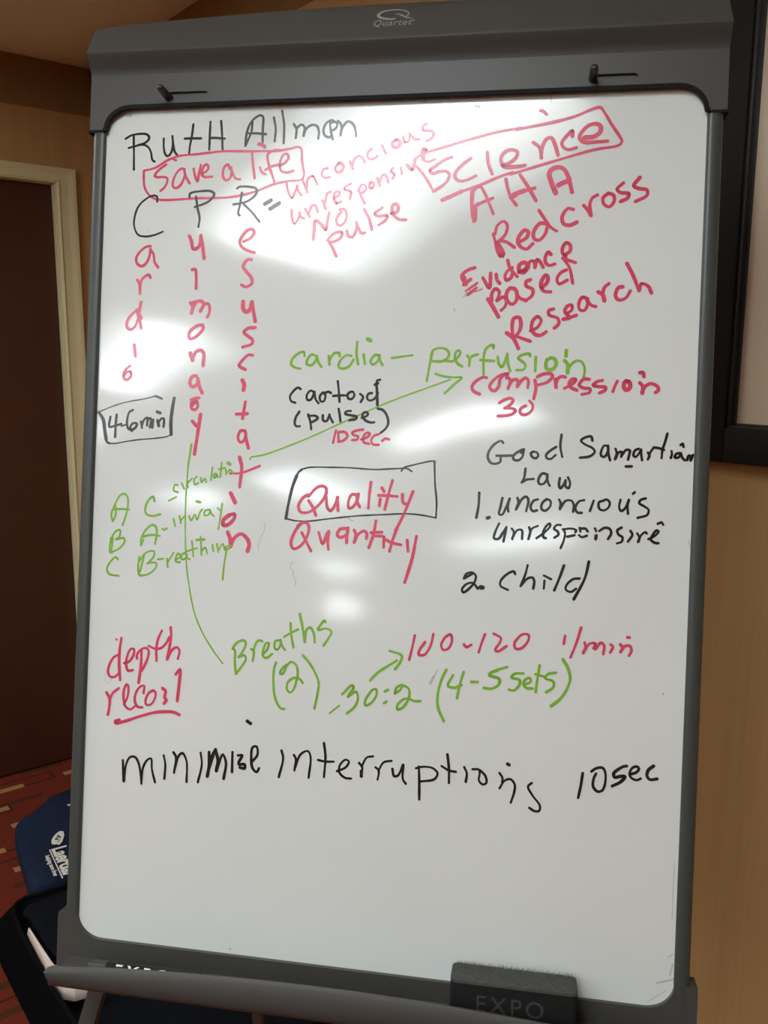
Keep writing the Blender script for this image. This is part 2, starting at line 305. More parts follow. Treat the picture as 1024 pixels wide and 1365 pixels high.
# ------------------------------------------------------------------ handwriting data
INK = [
 ('black handwritten first name at the top left corner of the whiteboard', 'black',
  '27:-2963 4438 -2953 4246 -2946 4048;27:-3060 4403 -2994 4439 -2889 4454 -2806 4446 -2774 4408 -2802 4362 -2876 4332 -3019 4298;27:-2899 4330 -2824 4325 -2774 4291 -2745 4233 -2727 4155 -2699 4133;27:-2598 4391 -2595 4292 -2577 4221 -2549 4192 -2520 4206 -2495 4254 -2488 4345 -2496 4416;27:-2496 4416 -2479 4317 -2461 4239 -2427 4196;27:-2251 4541 -2264 4409 -2283 4297 -2289 4216;27:-2348 4383 -2260 4383 -2153 4380;27:-2050 4562 -2052 4416 -2053 4251;27:-1925 4568 -1908 4411 -1896 4237;27:-2051 4381 -1966 4378 -1875 4368'),
 ('black handwritten surname at the top of the whiteboard', 'black',
  '27:-1631 4280 -1625 4397 -1591 4514 -1533 4585 -1466 4615 -1439 4596 -1437 4465 -1434 4303;27:-1631 4280 -1593 4367 -1566 4439 -1559 4542;27:-1595 4418 -1511 4416 -1397 4402;27:-1313 4585 -1288 4460 -1295 4321;27:-1221 4654 -1193 4500 -1191 4296;27:-1083 4504 -1051 4452 -1055 4350;27:-1055 4350 -1044 4452 -1000 4494 -962 4471 -966 4369;27:-966 4369 -939 4448 -865 4489 -812 4466 -795 4400 -800 4335;27:-606 4509 -659 4533 -717 4499 -744 4427 -727 4369 -674 4345 -652 4359;27:-673 4504 -662 4424 -636 4323;27:-665 4504 -606 4509 -590 4480 -611 4437 -655 4417;27:-585 4523 -546 4478 -549 4363;27:-549 4363 -530 4449 -473 4512 -421 4488 -389 4430 -375 4350'),
 ('red hand-drawn box round the words save a life', 'red',
  '27:-2824 4034 -2688 4063 -2542 4145 -2407 4189 -2182 4204 -1891 4227 -1536 4217 -1251 4215 -1121 4232 -1024 4251 -990 4233 -975 4102 -956 3902 -1129 3875 -1280 3847 -1486 3773 -1672 3728 -1827 3710 -2186 3707 -2663 3706 -2756 3762 -2805 3838 -2820 3915 -2824 4034;32:-1295 4221 -1229 4219'),
 ('red handwritten words save a life', 'red',
  '29:-2557 4097 -2604 4067 -2662 4019 -2690 3971 -2659 3956 -2585 3957 -2539 3939 -2545 3882 -2580 3827 -2616 3800;29:-2481 4160 -2443 4140;29:-2335 4039 -2380 4044 -2430 3999 -2464 3923 -2469 3853 -2438 3827 -2387 3851 -2345 3920 -2330 3983 -2342 4032;29:-2342 4032 -2317 3954 -2270 3876;29:-2229 4041 -2214 3973 -2179 3899 -2163 3986 -2145 4080;29:-2134 3978 -2083 4005 -2055 4046 -2072 4084 -2101 4075 -2125 4027 -2126 3971 -2096 3945 -2008 3947;29:-1807 4032 -1823 4075 -1859 4062 -1881 4007 -1876 3937 -1842 3901 -1802 3921 -1783 3976 -1788 4046;29:-1793 4046 -1768 3976 -1730 3919 -1678 3908;29:-1552 4212 -1536 4072 -1511 3917;29:-1454 4033 -1426 3981 -1387 3958;29:-1336 4205 -1366 4184 -1366 4111 -1328 3993 -1294 3905 -1274 3846;29:-1389 4007 -1315 4044 -1232 4064;29:-1232 4049 -1172 4077 -1129 4134 -1146 4175 -1184 4172 -1215 4122 -1227 4056 -1207 3990 -1146 3971 -1068 3987;41:-1476 4293 -1446 4292 -1406 4262'),
 ('black handwritten capital C heading the first column', 'black',
  '24:-2651 3677 -2654 3735 -2700 3749 -2779 3716 -2868 3638 -2914 3520 -2917 3401 -2867 3307 -2786 3286 -2671 3300 -2570 3337'),
 ('black handwritten capital P heading the second column', 'black',
  '27:-2188 3726 -2165 3593 -2138 3485 -2148 3385;27:-2266 3719 -2261 3762 -2145 3785 -2010 3782 -1975 3749 -2028 3676 -2117 3635 -2199 3610'),
 ('black handwritten capital R and equals sign heading the third column', 'black',
  '26:-1709 3808 -1687 3824 -1565 3822 -1487 3799 -1485 3746 -1549 3683 -1625 3649 -1746 3630;26:-1651 3760 -1672 3612 -1687 3527 -1668 3505;26:-1624 3628 -1533 3545 -1436 3431;46:-1382 3627 -1313 3668;46:-1318 3573 -1216 3635'),
 ('red letters of cardio written downwards', 'red',
  '33:-2711 3175 -2762 3169 -2833 3115 -2877 3046 -2864 2977 -2805 2949 -2755 2983 -2721 3058 -2710 3141;33:-2705 3127 -2672 3085 -2653 2989 -2611 2934;33:-2857 2792 -2826 2743 -2818 2636;33:-2820 2702 -2806 2785 -2764 2832 -2721 2850 -2698 2818;41:-2802 2537 -2819 2441 -2827 2379;33:-2830 2455 -2887 2420 -2957 2331 -2961 2255 -2916 2228 -2866 2262 -2833 2345;33:-2852 2455 -2810 2331 -2788 2242;37:-2829 2427 -2790 2359;37:-2866 2056 -2846 1925;33:-2908 1814 -2958 1772 -2982 1710 -2968 1662 -2931 1658 -2893 1697 -2898 1746 -2942 1745 -2970 1703'),
 ('red letters of pulmonary written downwards', 'red',
  '39:-2252 3284 -2223 3222 -2201 3141 -2162 3141 -2124 3184 -2115 3288;39:-2115 3288 -2092 3183 -2067 3029;39:-2202 2906 -2166 2906 -2152 2813 -2149 2695;46:-2206 2529 -2183 2491 -2193 2417;39:-2193 2417 -2170 2491 -2145 2535;39:-2203 2529 -2139 2547 -2074 2547 -2053 2516 -2089 2436;39:-2053 2516 -2002 2522 -1981 2479 -1985 2417 -2003 2374;39:-2064 2281 -2116 2275 -2204 2207 -2215 2157 -2201 2126 -2150 2139 -2086 2189 -2047 2244 -2054 2281;46:-2189 1965 -2159 1885;39:-2160 1891 -2136 1959 -2118 1984 -2066 1997 -2033 1966 -2034 1824;39:-2108 1712 -2156 1702 -2182 1627 -2151 1587 -2094 1619 -2091 1684;39:-2091 1684 -2068 1592 -2032 1518;31:-2165 1442 -2098 1465 -2063 1462;39:-2107 1452 -2154 1405 -2148 1340 -2103 1332 -2079 1369 -2097 1425 -2144 1377;39:-2137 1201 -2086 1147;44:-2042 1277 -2064 1092 -2097 831'),
 ('red letters of resuscitation written downwards', 'red',
  '37:-1610 3214 -1535 3250 -1493 3311 -1513 3348 -1564 3342 -1619 3288 -1655 3215 -1634 3159 -1568 3116 -1484 3090;37:-1513 3011 -1558 3012 -1606 2939 -1572 2883 -1506 2809 -1497 2748 -1566 2709 -1617 2730;46:-1591 2546 -1588 2467 -1555 2430 -1511 2454 -1489 2540;46:-1489 2540 -1466 2430 -1443 2326;37:-1440 2256 -1522 2246 -1569 2203 -1532 2167 -1467 2118 -1471 2075 -1578 2038;37:-1460 1947 -1505 1952 -1585 1878 -1609 1829 -1537 1787;46:-1569 1669 -1544 1618 -1551 1559;37:-1523 1425 -1549 1241;37:-1624 1289 -1494 1297;37:-1528 1107 -1567 1103 -1594 1029 -1568 978 -1524 994 -1504 1058 -1515 1104;37:-1507 1049 -1469 912;42:-1567 809 -1539 718;37:-1566 790 -1539 718 -1554 478;28:-1669 625 -1545 635 -1329 718;46:-1655 405 -1599 302;44:-1661 161 -1726 104 -1730 48 -1676 50 -1602 127 -1604 173 -1661 161;46:-1673 -33 -1642 -105 -1633 -188;46:-1633 -178 -1594 -94 -1519 -45 -1451 -88 -1419 -160 -1435 -234'),
 ('black handwritten 4-6min inside a drawn box', 'black',
  '14:-3283 1276 -3145 1333 -2996 1385 -2858 1417 -2732 1438 -2585 1476;24:-2585 1476 -2509 1447;39:-3266 1276 -3210 1195 -3188 1076 -3166 967;28:-3166 967 -3154 940 -3124 927;16:-3130 927 -3060 926 -2956 945 -2784 974 -2555 998 -2442 1017 -2374 1045;39:-2362 1455 -2380 1331 -2391 1191 -2383 1045;29:-3124 1230 -3131 1115 -3068 1127 -2987 1151;33:-3049 1253 -3056 1133 -3057 1002;20:-2986 1126 -2929 1145;29:-2854 1311 -2894 1289 -2915 1223 -2917 1136 -2892 1093 -2846 1089 -2801 1133 -2802 1160 -2849 1159 -2876 1115 -2857 1072;29:-2751 1183 -2737 1113;29:-2738 1140 -2712 1205 -2678 1228 -2675 1141;29:-2676 1174 -2650 1223 -2632 1218 -2640 1120;29:-2603 1208 -2611 1116;37:-2561 1297 -2523 1285;37:-2551 1198 -2535 1139;29:-2537 1177 -2506 1220 -2478 1221 -2477 1129'),
 ('green handwritten capitals A B C in a column', 'green',
  '24:-3049 37 -3070 112 -3029 231 -2971 333 -2918 355 -2881 320 -2872 220 -2899 85 -2928 -3;24:-3049 37 -3016 114 -3020 214;24:-3054 171 -2956 180 -2858 178;24:-3059 -156 -3074 -241 -3071 -316 -3044 -323;24:-3068 -165 -3000 -70 -2956 -60 -2962 -135 -3005 -171;24:-2996 -170 -2908 -150 -2897 -191 -2957 -269 -3062 -324;24:-3041 -155 -3054 -307;24:-2970 -395 -2997 -371 -3058 -425 -3100 -510 -3070 -568 -2954 -584'),
 ('green handwritten line C circulation', 'green',
  '26:-2552 281 -2572 334 -2623 295 -2659 211 -2653 144 -2581 114 -2476 139;22:-2382 295 -2296 340;22:-2282 473 -2314 480 -2329 413 -2276 394;22:-2236 499 -2204 434;22:-2173 534 -2160 452;22:-2167 501 -2116 553;22:-2057 579 -2090 545 -2079 488 -2037 506;22:-2013 564 -2002 515 -1961 557 -1947 517;22:-1880 687 -1891 543;22:-1842 619 -1864 602 -1849 569 -1825 611 -1815 578;22:-1773 744 -1784 579;22:-1801 669 -1734 688;22:-1724 671 -1714 614;22:-1697 639 -1673 665 -1637 633;37:-1701 743 -1675 727'),
 ('green handwritten line airway', 'green',
  '26:-2695 -224 -2695 -141 -2645 -47 -2568 14 -2523 -9 -2512 -83 -2528 -200;22:-2695 -224 -2668 -156;26:-2678 -123 -2573 -99 -2476 -107;22:-2449 -22 -2426 -38 -2391 -17;22:-2317 91 -2296 9;22:-2248 126 -2228 45;22:-2229 78 -2179 137;22:-2135 131 -2107 82 -2066 150 -2038 93 -2007 177 -1982 211;22:-1896 214 -1947 196 -1954 146 -1902 156 -1887 206 -1877 174 -1842 142;22:-1802 234 -1758 195;22:-1749 285 -1764 145 -1784 -4;32:-2051 299 -2011 292'),
 ('green handwritten line breathing', 'green',
  '26:-2713 -358 -2721 -476 -2705 -558 -2679 -565;22:-2711 -408 -2635 -305 -2539 -284 -2537 -342 -2613 -429;22:-2605 -420 -2508 -415 -2506 -465 -2591 -544 -2696 -571;22:-2652 -339 -2698 -524;22:-2488 -373 -2425 -365;22:-2378 -360 -2366 -459;22:-2368 -401 -2302 -290;22:-2264 -363 -2222 -328 -2241 -295 -2266 -321 -2272 -388 -2220 -394;22:-2163 -283 -2205 -310 -2203 -360 -2160 -349 -2145 -299 -2140 -340 -2108 -355;22:-2090 -148 -2066 -320;22:-2146 -266 -2026 -225;22:-1988 -94 -1971 -300;22:-1970 -258 -1931 -215 -1903 -280;33:-2033 -134 -1947 -125;22:-1847 -179 -1832 -252;22:-1795 -168 -1775 -258;22:-1771 -233 -1727 -165 -1699 -230;22:-1623 -185 -1683 -196 -1699 -230 -1648 -214;22:-1681 -245 -1701 -394 -1712 -567'),
 ('long green curved line running down the left of the whiteboard', 'green',
  '24:-2136 941 -2166 700;18:-2166 700 -2179 402 -2176 30 -2143 -433 -2106 -644 -2070 -814 -2017 -989 -1915 -1191 -1784 -1376 -1677 -1502'),
 ('long green arrow slanting up to the word compression', 'green',
  '18:-1446 787 -1441 808 -1286 844 -1136 898 -804 1035 -480 1187 -160 1338 158 1479 504 1611 757 1706;26:594 1767 682 1739 789 1730 876 1728 793 1650 700 1557'),
 ('green handwritten word cardia and dash', 'green',
  '29:-863 1946 -873 1989 -923 1978 -1003 1904 -1010 1847 -950 1811 -908 1805;29:-742 1947 -781 1963 -829 1906 -835 1857 -785 1842 -737 1891 -722 1947;29:-725 1939 -703 1875 -668 1827;29:-590 1948 -578 1852;29:-580 1892 -534 1973 -476 1981 -467 1949;29:-336 1950 -394 1958 -465 1885 -474 1829 -429 1810 -356 1838 -310 1911;29:-277 2103 -280 1975 -259 1860;29:-201 1968 -183 1864;41:-164 2135 -129 2117;29:-36 1961 -76 1961 -122 1889 -97 1857 -42 1897 -23 1961;29:-27 1953 -9 1890 13 1853;24:110 1931 222 1947 337 1964'),
 ('green handwritten word perfusion', 'green',
  '29:551 1995 529 1874 502 1688;29:539 1954 557 2015 617 2042 684 2036 729 1996 721 1942 662 1902 548 1901;29:703 1905 770 1903 822 1937 853 1997 832 2019 800 1990 802 1917 838 1870 878 1848;29:927 1964 952 1931 951 1854;29:953 1925 981 1958 1040 1979;29:1202 2046 1201 2077 1162 2072 1117 2026 1103 1946 1108 1754;29:1068 1919 1141 1913 1214 1910;29:1252 1954 1268 1875 1295 1848 1326 1895 1351 1988;29:1351 1988 1366 1869 1389 1803;29:1591 1964 1584 1987 1506 1976 1468 1943 1495 1917 1542 1877 1531 1825 1454 1815;33:1650 1957 1649 1809;37:1767 1930 1757 1884 1771 1830 1824 1826 1863 1877 1851 1931 1812 1949 1775 1930;41:1950 1920 1984 1879 1984 1794;29:1984 1802 2012 1871 2070 1918 2123 1911 2155 1857 2161 1804 2152 1750;44:1964 2024 1963 1971'),
 ('red handwritten word compression', 'red',
  '35:1141 1731 1108 1736 1030 1693 990 1632 1008 1586 1075 1554;35:1331 1773 1266 1749 1202 1688 1178 1635 1206 1596 1239 1596 1276 1650 1287 1723 1363 1777 1352 1730;35:1378 1730 1392 1704 1373 1618;35:1375 1631 1412 1704 1451 1718 1471 1705 1467 1639;35:1473 1646 1516 1712 1554 1733 1581 1707 1578 1634;35:1651 1713 1664 1636 1646 1515;35:1675 1747 1735 1776 1811 1780 1832 1754 1776 1691 1679 1659;42:1863 1723 1872 1642;35:1871 1685 1889 1731 1926 1755 1964 1748;35:1960 1632 2019 1664 2063 1703 2070 1726 2032 1725 2004 1671 2036 1633 2089 1611;35:2212 1728 2152 1727 2110 1665 2156 1635 2223 1628 2217 1590 2143 1569;35:2344 1719 2295 1706 2252 1667 2305 1653 2379 1646 2373 1615 2319 1587;35:2496 1712 2475 1663 2455 1604;42:2614 1710 2570 1702 2565 1649 2588 1622 2624 1642 2622 1695 2584 1717;42:2725 1697 2756 1659 2751 1591;35:2750 1606 2785 1667 2835 1691 2902 1661 2911 1623 2882 1600;41:2721 1803 2750 1803 2762 1765'),
 ('red handwritten number 30', 'red',
  '33:1286 1465 1341 1499 1406 1516 1430 1493 1402 1447 1344 1409;33:1344 1409 1423 1408 1460 1388 1425 1348 1347 1329 1275 1325;33:1565 1439 1521 1416 1505 1376 1530 1346 1582 1351 1632 1398 1636 1451 1603 1490'),
 ('black handwritten word cartoid', 'black',
  '28:-894 1579 -925 1595 -982 1548 -1013 1491 -994 1443 -949 1428;28:-749 1552 -782 1564 -822 1510 -812 1462 -779 1463 -747 1512 -737 1552;28:-737 1552 -721 1472 -686 1427;28:-641 1546 -673 1505 -662 1449 -629 1449 -610 1506 -625 1546;28:-624 1530 -584 1555 -550 1542;28:-478 1672 -464 1572 -450 1447;28:-524 1510 -442 1517 -377 1518;28:-329 1558 -361 1534 -354 1486 -318 1479 -287 1519 -305 1559 -329 1558;28:-223 1536 -189 1505 -214 1448;28:-93 1549 -133 1538 -144 1489 -114 1466 -58 1491 -28 1547;30:-10 1694 -41 1682 -36 1547 -28 1420;33:-64 1639 -32 1655'),
 ('black handwritten word pulse in brackets', 'black',
  '28:-898 1331 -937 1266 -946 1193 -925 1169 -889 1170;30:-797 1301 -769 1213 -758 1141;28:-797 1285 -714 1287 -688 1263 -728 1230 -769 1213;28:-632 1296 -626 1240 -588 1233 -557 1298;28:-558 1306 -539 1258 -517 1221;28:-457 1369 -442 1300 -432 1233;28:-322 1350 -370 1342 -382 1317 -320 1302 -254 1288 -261 1264 -334 1246;28:-196 1276 -133 1306 -133 1330 -166 1337 -189 1305 -155 1250 -89 1227 -57 1231;28:-22 1380 35 1365 86 1295 97 1215 67 1159 20 1118'),
 ('small red handwritten 10sec under the word pulse', 'red',
  '29:-477 1131 -494 1058 -505 997;29:-452 1107 -444 1008;29:-444 1116 -378 1117 -347 1078 -383 1029 -448 1008;29:-175 1149 -248 1136 -296 1111 -279 1087 -229 1072 -236 1040 -293 1031;29:-192 1041 -116 1075 -101 1107 -133 1115 -172 1066 -162 1010 -105 996;29:-3 1102 -51 1085 -82 1036 -64 992 1 987;29:40 1031 71 1056 115 1049'),
 ('black hand-drawn box round the word quality', 'black',
  '35:-1008 148 -985 308 -944 505 -901 627;28:-901 627 -883 661 -846 694;18:-846 694 -771 718 -552 727 -307 728 -26 718 196 734 325 738 377 708;18:262 709 288 746 379 776 614 828 626 816;21:618 828 633 584 658 385 656 218;18:-1008 148 -911 128 -758 127 -531 161 -193 208 67 230 343 250 490 243 656 218'),
 ('red handwritten word quality', 'red',
  '34:-769 418 -825 379 -869 293 -848 229 -761 223 -650 301 -569 415 -566 499 -616 519 -676 495 -759 400;34:-757 353 -706 281 -669 193;34:-559 397 -545 287 -506 251 -452 327 -430 402;34:-436 401 -421 254;34:-221 437 -277 435 -311 351 -300 286 -253 307 -210 391 -202 446;34:-216 418 -208 354 -182 304;34:-67 579 -80 432 -85 294;34:42 400 35 326;39:56 519 80 484;34:169 605 132 458 96 288;34:22 439 115 439 226 434;34:284 459 293 372 330 352;34:398 494 307 245 221 59'),
 ('red handwritten word quantity', 'red',
  '35:-870 70 -795 114 -747 84 -752 -18 -824 -142 -909 -183 -940 -128 -906 -6 -852 80;35:-820 -2 -769 -93 -711 -198;35:-629 6 -581 -113 -534 0 -516 25;35:-516 20 -525 -83 -514 -171;35:-310 65 -394 52 -420 -13 -382 -36 -317 0 -301 71;35:-304 56 -313 -18 -314 -92;35:-234 50 -214 4 -229 -85;35:-224 -79 -186 6 -122 45 -93 19 -94 -36;35:4 160 -18 13 -64 -136;35:-47 30 74 40;35:-8 -5 76 -2;35:98 -10 99 -120;35:242 97 197 -33 165 -163;35:114 -37 189 -70 286 -88;35:354 -36 368 -154;35:453 10 416 -224 344 -492'),
 ('red handwritten word unconcious beside the equals sign', 'red',
  '29:-1144 3860 -1112 3743 -1073 3689 -1039 3759 -1014 3821;29:-1023 3821 -1002 3759 -967 3719;29:-955 3873 -901 3748;29:-915 3792 -897 3898 -844 3924 -795 3834;29:-680 4008 -728 3992 -744 3939 -706 3903 -652 3910;35:-558 4058 -596 4006 -573 3961 -528 3969 -503 4021 -531 4057 -558 4058;29:-436 4072 -397 3992;29:-409 4019 -380 4106 -327 4131 -290 4103 -271 4062;29:-196 4206 -239 4163 -228 4102 -183 4092 -131 4125;29:-81 4237 -39 4149;37:67 4294 28 4260 47 4216 88 4215 116 4249 94 4290 67 4294;29:145 4326 165 4265 209 4281 215 4333;29:214 4359 270 4296 322 4295;29:395 4457 356 4433 362 4389 441 4378 477 4351 453 4299 402 4270'),
 ('red handwritten word unresponsive slanting beside the boxed word science', 'red',
  '29:-1071 3557 -1065 3471 -1034 3403 -991 3461 -975 3523;29:-984 3523 -954 3469 -927 3460;29:-918 3566 -863 3477;29:-874 3512 -841 3600 -804 3600 -774 3528;35:-724 3651 -688 3562;29:-696 3624 -673 3730 -637 3747;29:-594 3675 -536 3718 -547 3748 -586 3737 -598 3675 -569 3622 -515 3638;29:-415 3830 -476 3800 -484 3770 -411 3742 -417 3663;33:-322 3757 -293 3687 -254 3616;29:-331 3749 -289 3818 -252 3809 -242 3764 -294 3722;29:-200 3834 -207 3790 -180 3775 -158 3815 -182 3842 -200 3834;35:-121 3884 -92 3805;29:-98 3840 -61 3918 -34 3917 1 3834;29:43 3989 27 3955 64 3919 47 3876;33:132 3987 146 3926;37:201 4020 256 3966 287 4079;41:374 4076 371 4172 393 4183;29:338 4121 389 4137 406 4171 370 4189 355 4129 375 4068 436 4049 497 4073'),
 ('red handwritten word no', 'red',
  '37:-814 3228 -807 3343 -798 3431 -742 3404 -676 3332 -661 3429 -646 3514;31:-511 3524 -562 3445 -542 3383 -497 3382 -454 3443 -457 3531 -494 3559 -530 3550'),
 ('red handwritten word pulse', 'red',
  '33:-644 3217 -596 3137 -547 3039;33:-653 3217 -619 3261 -548 3304 -494 3300 -501 3250 -562 3207 -625 3190;33:-440 3320 -420 3258 -375 3249 -333 3336 -336 3406;33:-336 3406 -306 3336 -278 3291 -238 3291;37:-251 3545 -194 3439 -163 3330;33:-56 3563 -134 3499 -106 3473 1 3474 -7 3436 -88 3376;37:44 3496 105 3513 121 3565 93 3600 58 3583 56 3514 90 3461 144 3430 206 3427'),
 ('red hand-drawn box round the word science', 'red',
  '29:280 4083 397 4145 609 4204 900 4283 1189 4350 1419 4379;29:496 3729 433 3837 370 3927 282 4024;42:595 3632 676 3666 804 3722;33:804 3722 978 3777 1207 3871 1333 3910;33:1357 4365 1517 4389 1766 4433 1968 4483 2112 4541 2201 4567 2229 4560;31:2229 4560 2271 4496 2342 4379 2425 4256 2448 4210 2428 4170 2173 4126 1838 4038 1613 3975 1385 3911 1311 3890;31:1602 4554 1631 4547 1667 4511'),
 ('red handwritten word science', 'red',
  '34:678 4090 602 4062 510 4000 452 3954 477 3922 559 3940 631 3938 662 3902 635 3826 566 3769 496 3729;34:885 4072 816 4021 737 3941 721 3883 764 3835 846 3839 944 3883;34:1060 4132 1074 4014 1119 3899;41:1232 3987 1294 4009 1362 4065 1377 4123 1335 4149 1266 4143 1216 4092 1206 4040 1238 3975 1319 3967 1434 3976 1460 3981;39:1540 4220 1605 4166 1630 4055;39:1626 4067 1639 4183 1682 4256 1727 4261 1770 4179 1802 4080;39:1942 4271 1938 4329 1875 4268 1837 4211 1850 4165 1902 4134 1986 4151;46:2067 4256 2168 4264 2227 4314 2225 4371 2185 4395 2107 4381 2042 4320 2016 4263 2046 4216 2103 4201;37:2103 4201 2304 4211'),
 ('red handwritten capitals A H A', 'red',
  '46:945 3403 924 3491 914 3608 916 3714;37:916 3714 967 3760 1001 3765;33:1007 3765 1064 3664 1146 3475;46:951 3408 954 3525;42:928 3544 985 3583;35:985 3583 1134 3641;37:1266 3840 1293 3729 1332 3635 1386 3564;55:1331 3647 1376 3681;50:1376 3683 1467 3714;37:1415 3881 1507 3746 1590 3605;50:1394 3690 1462 3712;41:1462 3712 1570 3738;50:1792 3681 1745 3787 1718 3891 1751 3937 1818 3952 1876 3922 1925 3828;46:1925 3828 1959 3689;59:1820 3765 1848 3781 1903 3802'),
 ('red handwritten words red cross', 'red',
  '33:1154 3260 1185 3166 1265 3019;33:1172 3259 1197 3353 1260 3393 1299 3351 1284 3258 1213 3175;39:1204 3166 1273 3044 1237 3025 1197 3110 1185 3175;39:1222 3188 1296 3174 1381 3117;39:1435 3172 1507 3218 1523 3273 1485 3296 1432 3237 1416 3172 1455 3116 1511 3097 1573 3152;39:1703 3363 1639 3364 1578 3272 1586 3207 1636 3188 1698 3252 1721 3345;33:1624 3504 1682 3419 1750 3326 1815 3282;39:1979 3506 1924 3517 1869 3435 1884 3360 1949 3341 2023 3373;39:2085 3545 2132 3494 2165 3439;39:2160 3457 2148 3558 2172 3622 2221 3652;39:2331 3668 2280 3620 2291 3556 2346 3527 2392 3581 2386 3645 2331 3668;39:2479 3771 2419 3709 2456 3671 2536 3660 2529 3615 2459 3580;39:2645 3826 2586 3741 2631 3713 2720 3693 2722 3638 2610 3577'),
 ('red handwritten word evidence with two underlines', 'red',
  '37:973 2903 896 2876 836 2818 853 2763 886 2724;55:844 2810 866 2771;42:863 2724 931 2778;28:889 2653 1003 2739;31:906 2614 997 2687;11:983 2645 1060 2676;37:1063 2793 1134 2687 1143 2843;37:1201 2831 1214 2769 1244 2733;37:1368 2900 1323 2870 1295 2808 1312 2769 1357 2792 1378 2854;37:1319 2978 1337 2916 1378 2854 1423 2807;42:1439 2853 1515 2891 1521 2938 1482 2954 1440 2923 1447 2861 1493 2853 1537 2907;37:1537 2907 1550 2961 1588 2968 1606 2899;37:1606 2906 1626 2983 1657 2960 1690 2901;37:1768 3036 1737 3060 1709 3006 1719 2944 1757 2921 1810 2936;37:1905 3027 1964 3073 1961 3134 1923 3158 1887 3112 1886 3050 1921 3012;37:1891 2996 1952 2973 2021 2949'),
 ('red handwritten word based', 'red',
  '46:1126 2567 1192 2465 1241 2380;37:1166 2543 1163 2621 1199 2676 1239 2652 1234 2590 1219 2559;37:1220 2551 1288 2590 1320 2551 1307 2489 1270 2450;41:1408 2675 1354 2683 1317 2621 1336 2543 1383 2512 1427 2559 1424 2652;37:1416 2652 1457 2582 1527 2551;37:1565 2772 1520 2752 1522 2706 1592 2667 1587 2605 1527 2555;39:1683 2689 1734 2736 1747 2789 1723 2820 1687 2774 1674 2705 1707 2651 1776 2643;37:1933 2873 1874 2843 1839 2774 1863 2727 1945 2765;35:1899 2989 1963 2896 2003 2734'),
 ('red handwritten word research', 'red',
  '46:1337 2208 1404 2158 1464 2047;38:1404 2167 1390 2279 1406 2363 1461 2372 1482 2298 1466 2224 1428 2171;38:1431 2177 1506 2149 1586 2122;38:1585 2233 1657 2271 1691 2345 1653 2382 1609 2345 1593 2261 1632 2196 1688 2184 1747 2221;38:1814 2462 1769 2447 1771 2401 1863 2364 1874 2308 1831 2262;38:1952 2410 2005 2456 1999 2502 1958 2493 1933 2438 1971 2388 1990 2373 1918 2355;38:1963 2364 2052 2396;38:2163 2567 2108 2585 2074 2521 2086 2456 2131 2447 2165 2512 2154 2567;38:2159 2557 2201 2502 2246 2488;42:2268 2640 2313 2612 2334 2548;38:2313 2612 2328 2685 2372 2726;38:2515 2694 2471 2685 2444 2603 2476 2557 2546 2575 2591 2648;39:2547 2936 2616 2806 2678 2653;38:2685 2664 2699 2723 2768 2699 2804 2629'),
 ('black handwritten word good', 'black',
  '27:1343 1042 1321 1063 1255 1027 1201 957 1185 888 1219 827 1275 818 1321 842 1322 877;27:1278 903 1346 905 1450 911;27:1535 941 1564 979 1516 959 1457 908 1458 871 1508 860 1549 898 1562 973;27:1663 957 1637 938 1653 901 1690 887 1714 915 1700 949 1657 957;27:1898 1013 1833 968 1796 924 1806 891 1843 884 1893 926;27:1948 1143 1940 1020 1963 910'),
 ('black handwritten word samartian reaching the right rail', 'black',
  '27:2267 1088 2252 1130 2189 1118 2150 1085 2192 1047 2270 1010 2294 971 2247 924 2146 906;27:2427 1033 2389 1039 2360 979 2361 934 2393 922 2429 981 2427 1040;27:2427 1027 2437 943 2454 888;27:2504 1009 2518 964 2502 899;27:2508 906 2537 971 2568 978 2564 927;27:2564 927 2611 999 2649 994 2644 948 2634 899;27:2736 1015 2699 995 2688 943 2708 930 2744 970 2761 1009 2765 958 2775 897;27:2831 979 2848 941 2833 908;27:2839 928 2861 993 2885 1025;27:3018 1179 3000 1099 2975 1008 2969 925;27:2885 1032 2934 1027 2991 1009;27:3066 998 3070 966 3060 927;27:3146 981 3116 974 3099 935 3136 936 3159 981;27:3159 981 3173 937 3198 909;27:3153 1064 3173 1078 3183 1046;27:3220 910 3228 945;27:3223 913 3239 958 3258 946 3257 907 3277 965;29:2615 828 2674 830'),
 ('black handwritten word law', 'black',
  '28:1587 775 1576 676 1553 628;28:1553 628 1601 658 1674 669;28:1800 726 1763 729 1726 662 1737 619 1779 620 1814 671 1818 720;28:1813 696 1828 634 1845 604;28:1947 687 1941 613 1957 579 1997 634 2008 665;28:2008 659 2010 603 2041 582 2054 642 2031 696'),
 ('black handwritten line 1. unconcious', 'black',
  '30:1110 504 1108 371 1089 237;35:1204 237 1226 246;27:1357 458 1341 364 1328 285 1359 279 1402 366 1434 453;27:1434 453 1418 367 1424 316;27:1514 463 1528 425 1503 339;27:1511 347 1560 449 1605 479 1630 444 1611 327;27:1728 455 1683 438 1655 368 1680 330 1725 339;27:1820 462 1776 418 1770 356 1809 338 1860 391 1858 444 1820 462;27:1948 460 1965 425 1960 359;27:1960 363 2017 450 2077 452 2101 407 2096 338;27:2204 464 2152 447 2117 377 2142 332 2187 330;27:2302 460 2268 352;27:2385 460 2357 446 2363 381 2408 364 2457 398 2465 450 2435 478 2392 461;27:2574 480 2564 402 2585 364 2627 398 2658 476;27:2658 483 2648 418 2655 338;31:2699 549 2713 562;27:2827 504 2780 487 2763 454 2820 418 2859 387 2849 335 2753 299'),
 ('black handwritten word unresponsive', 'black',
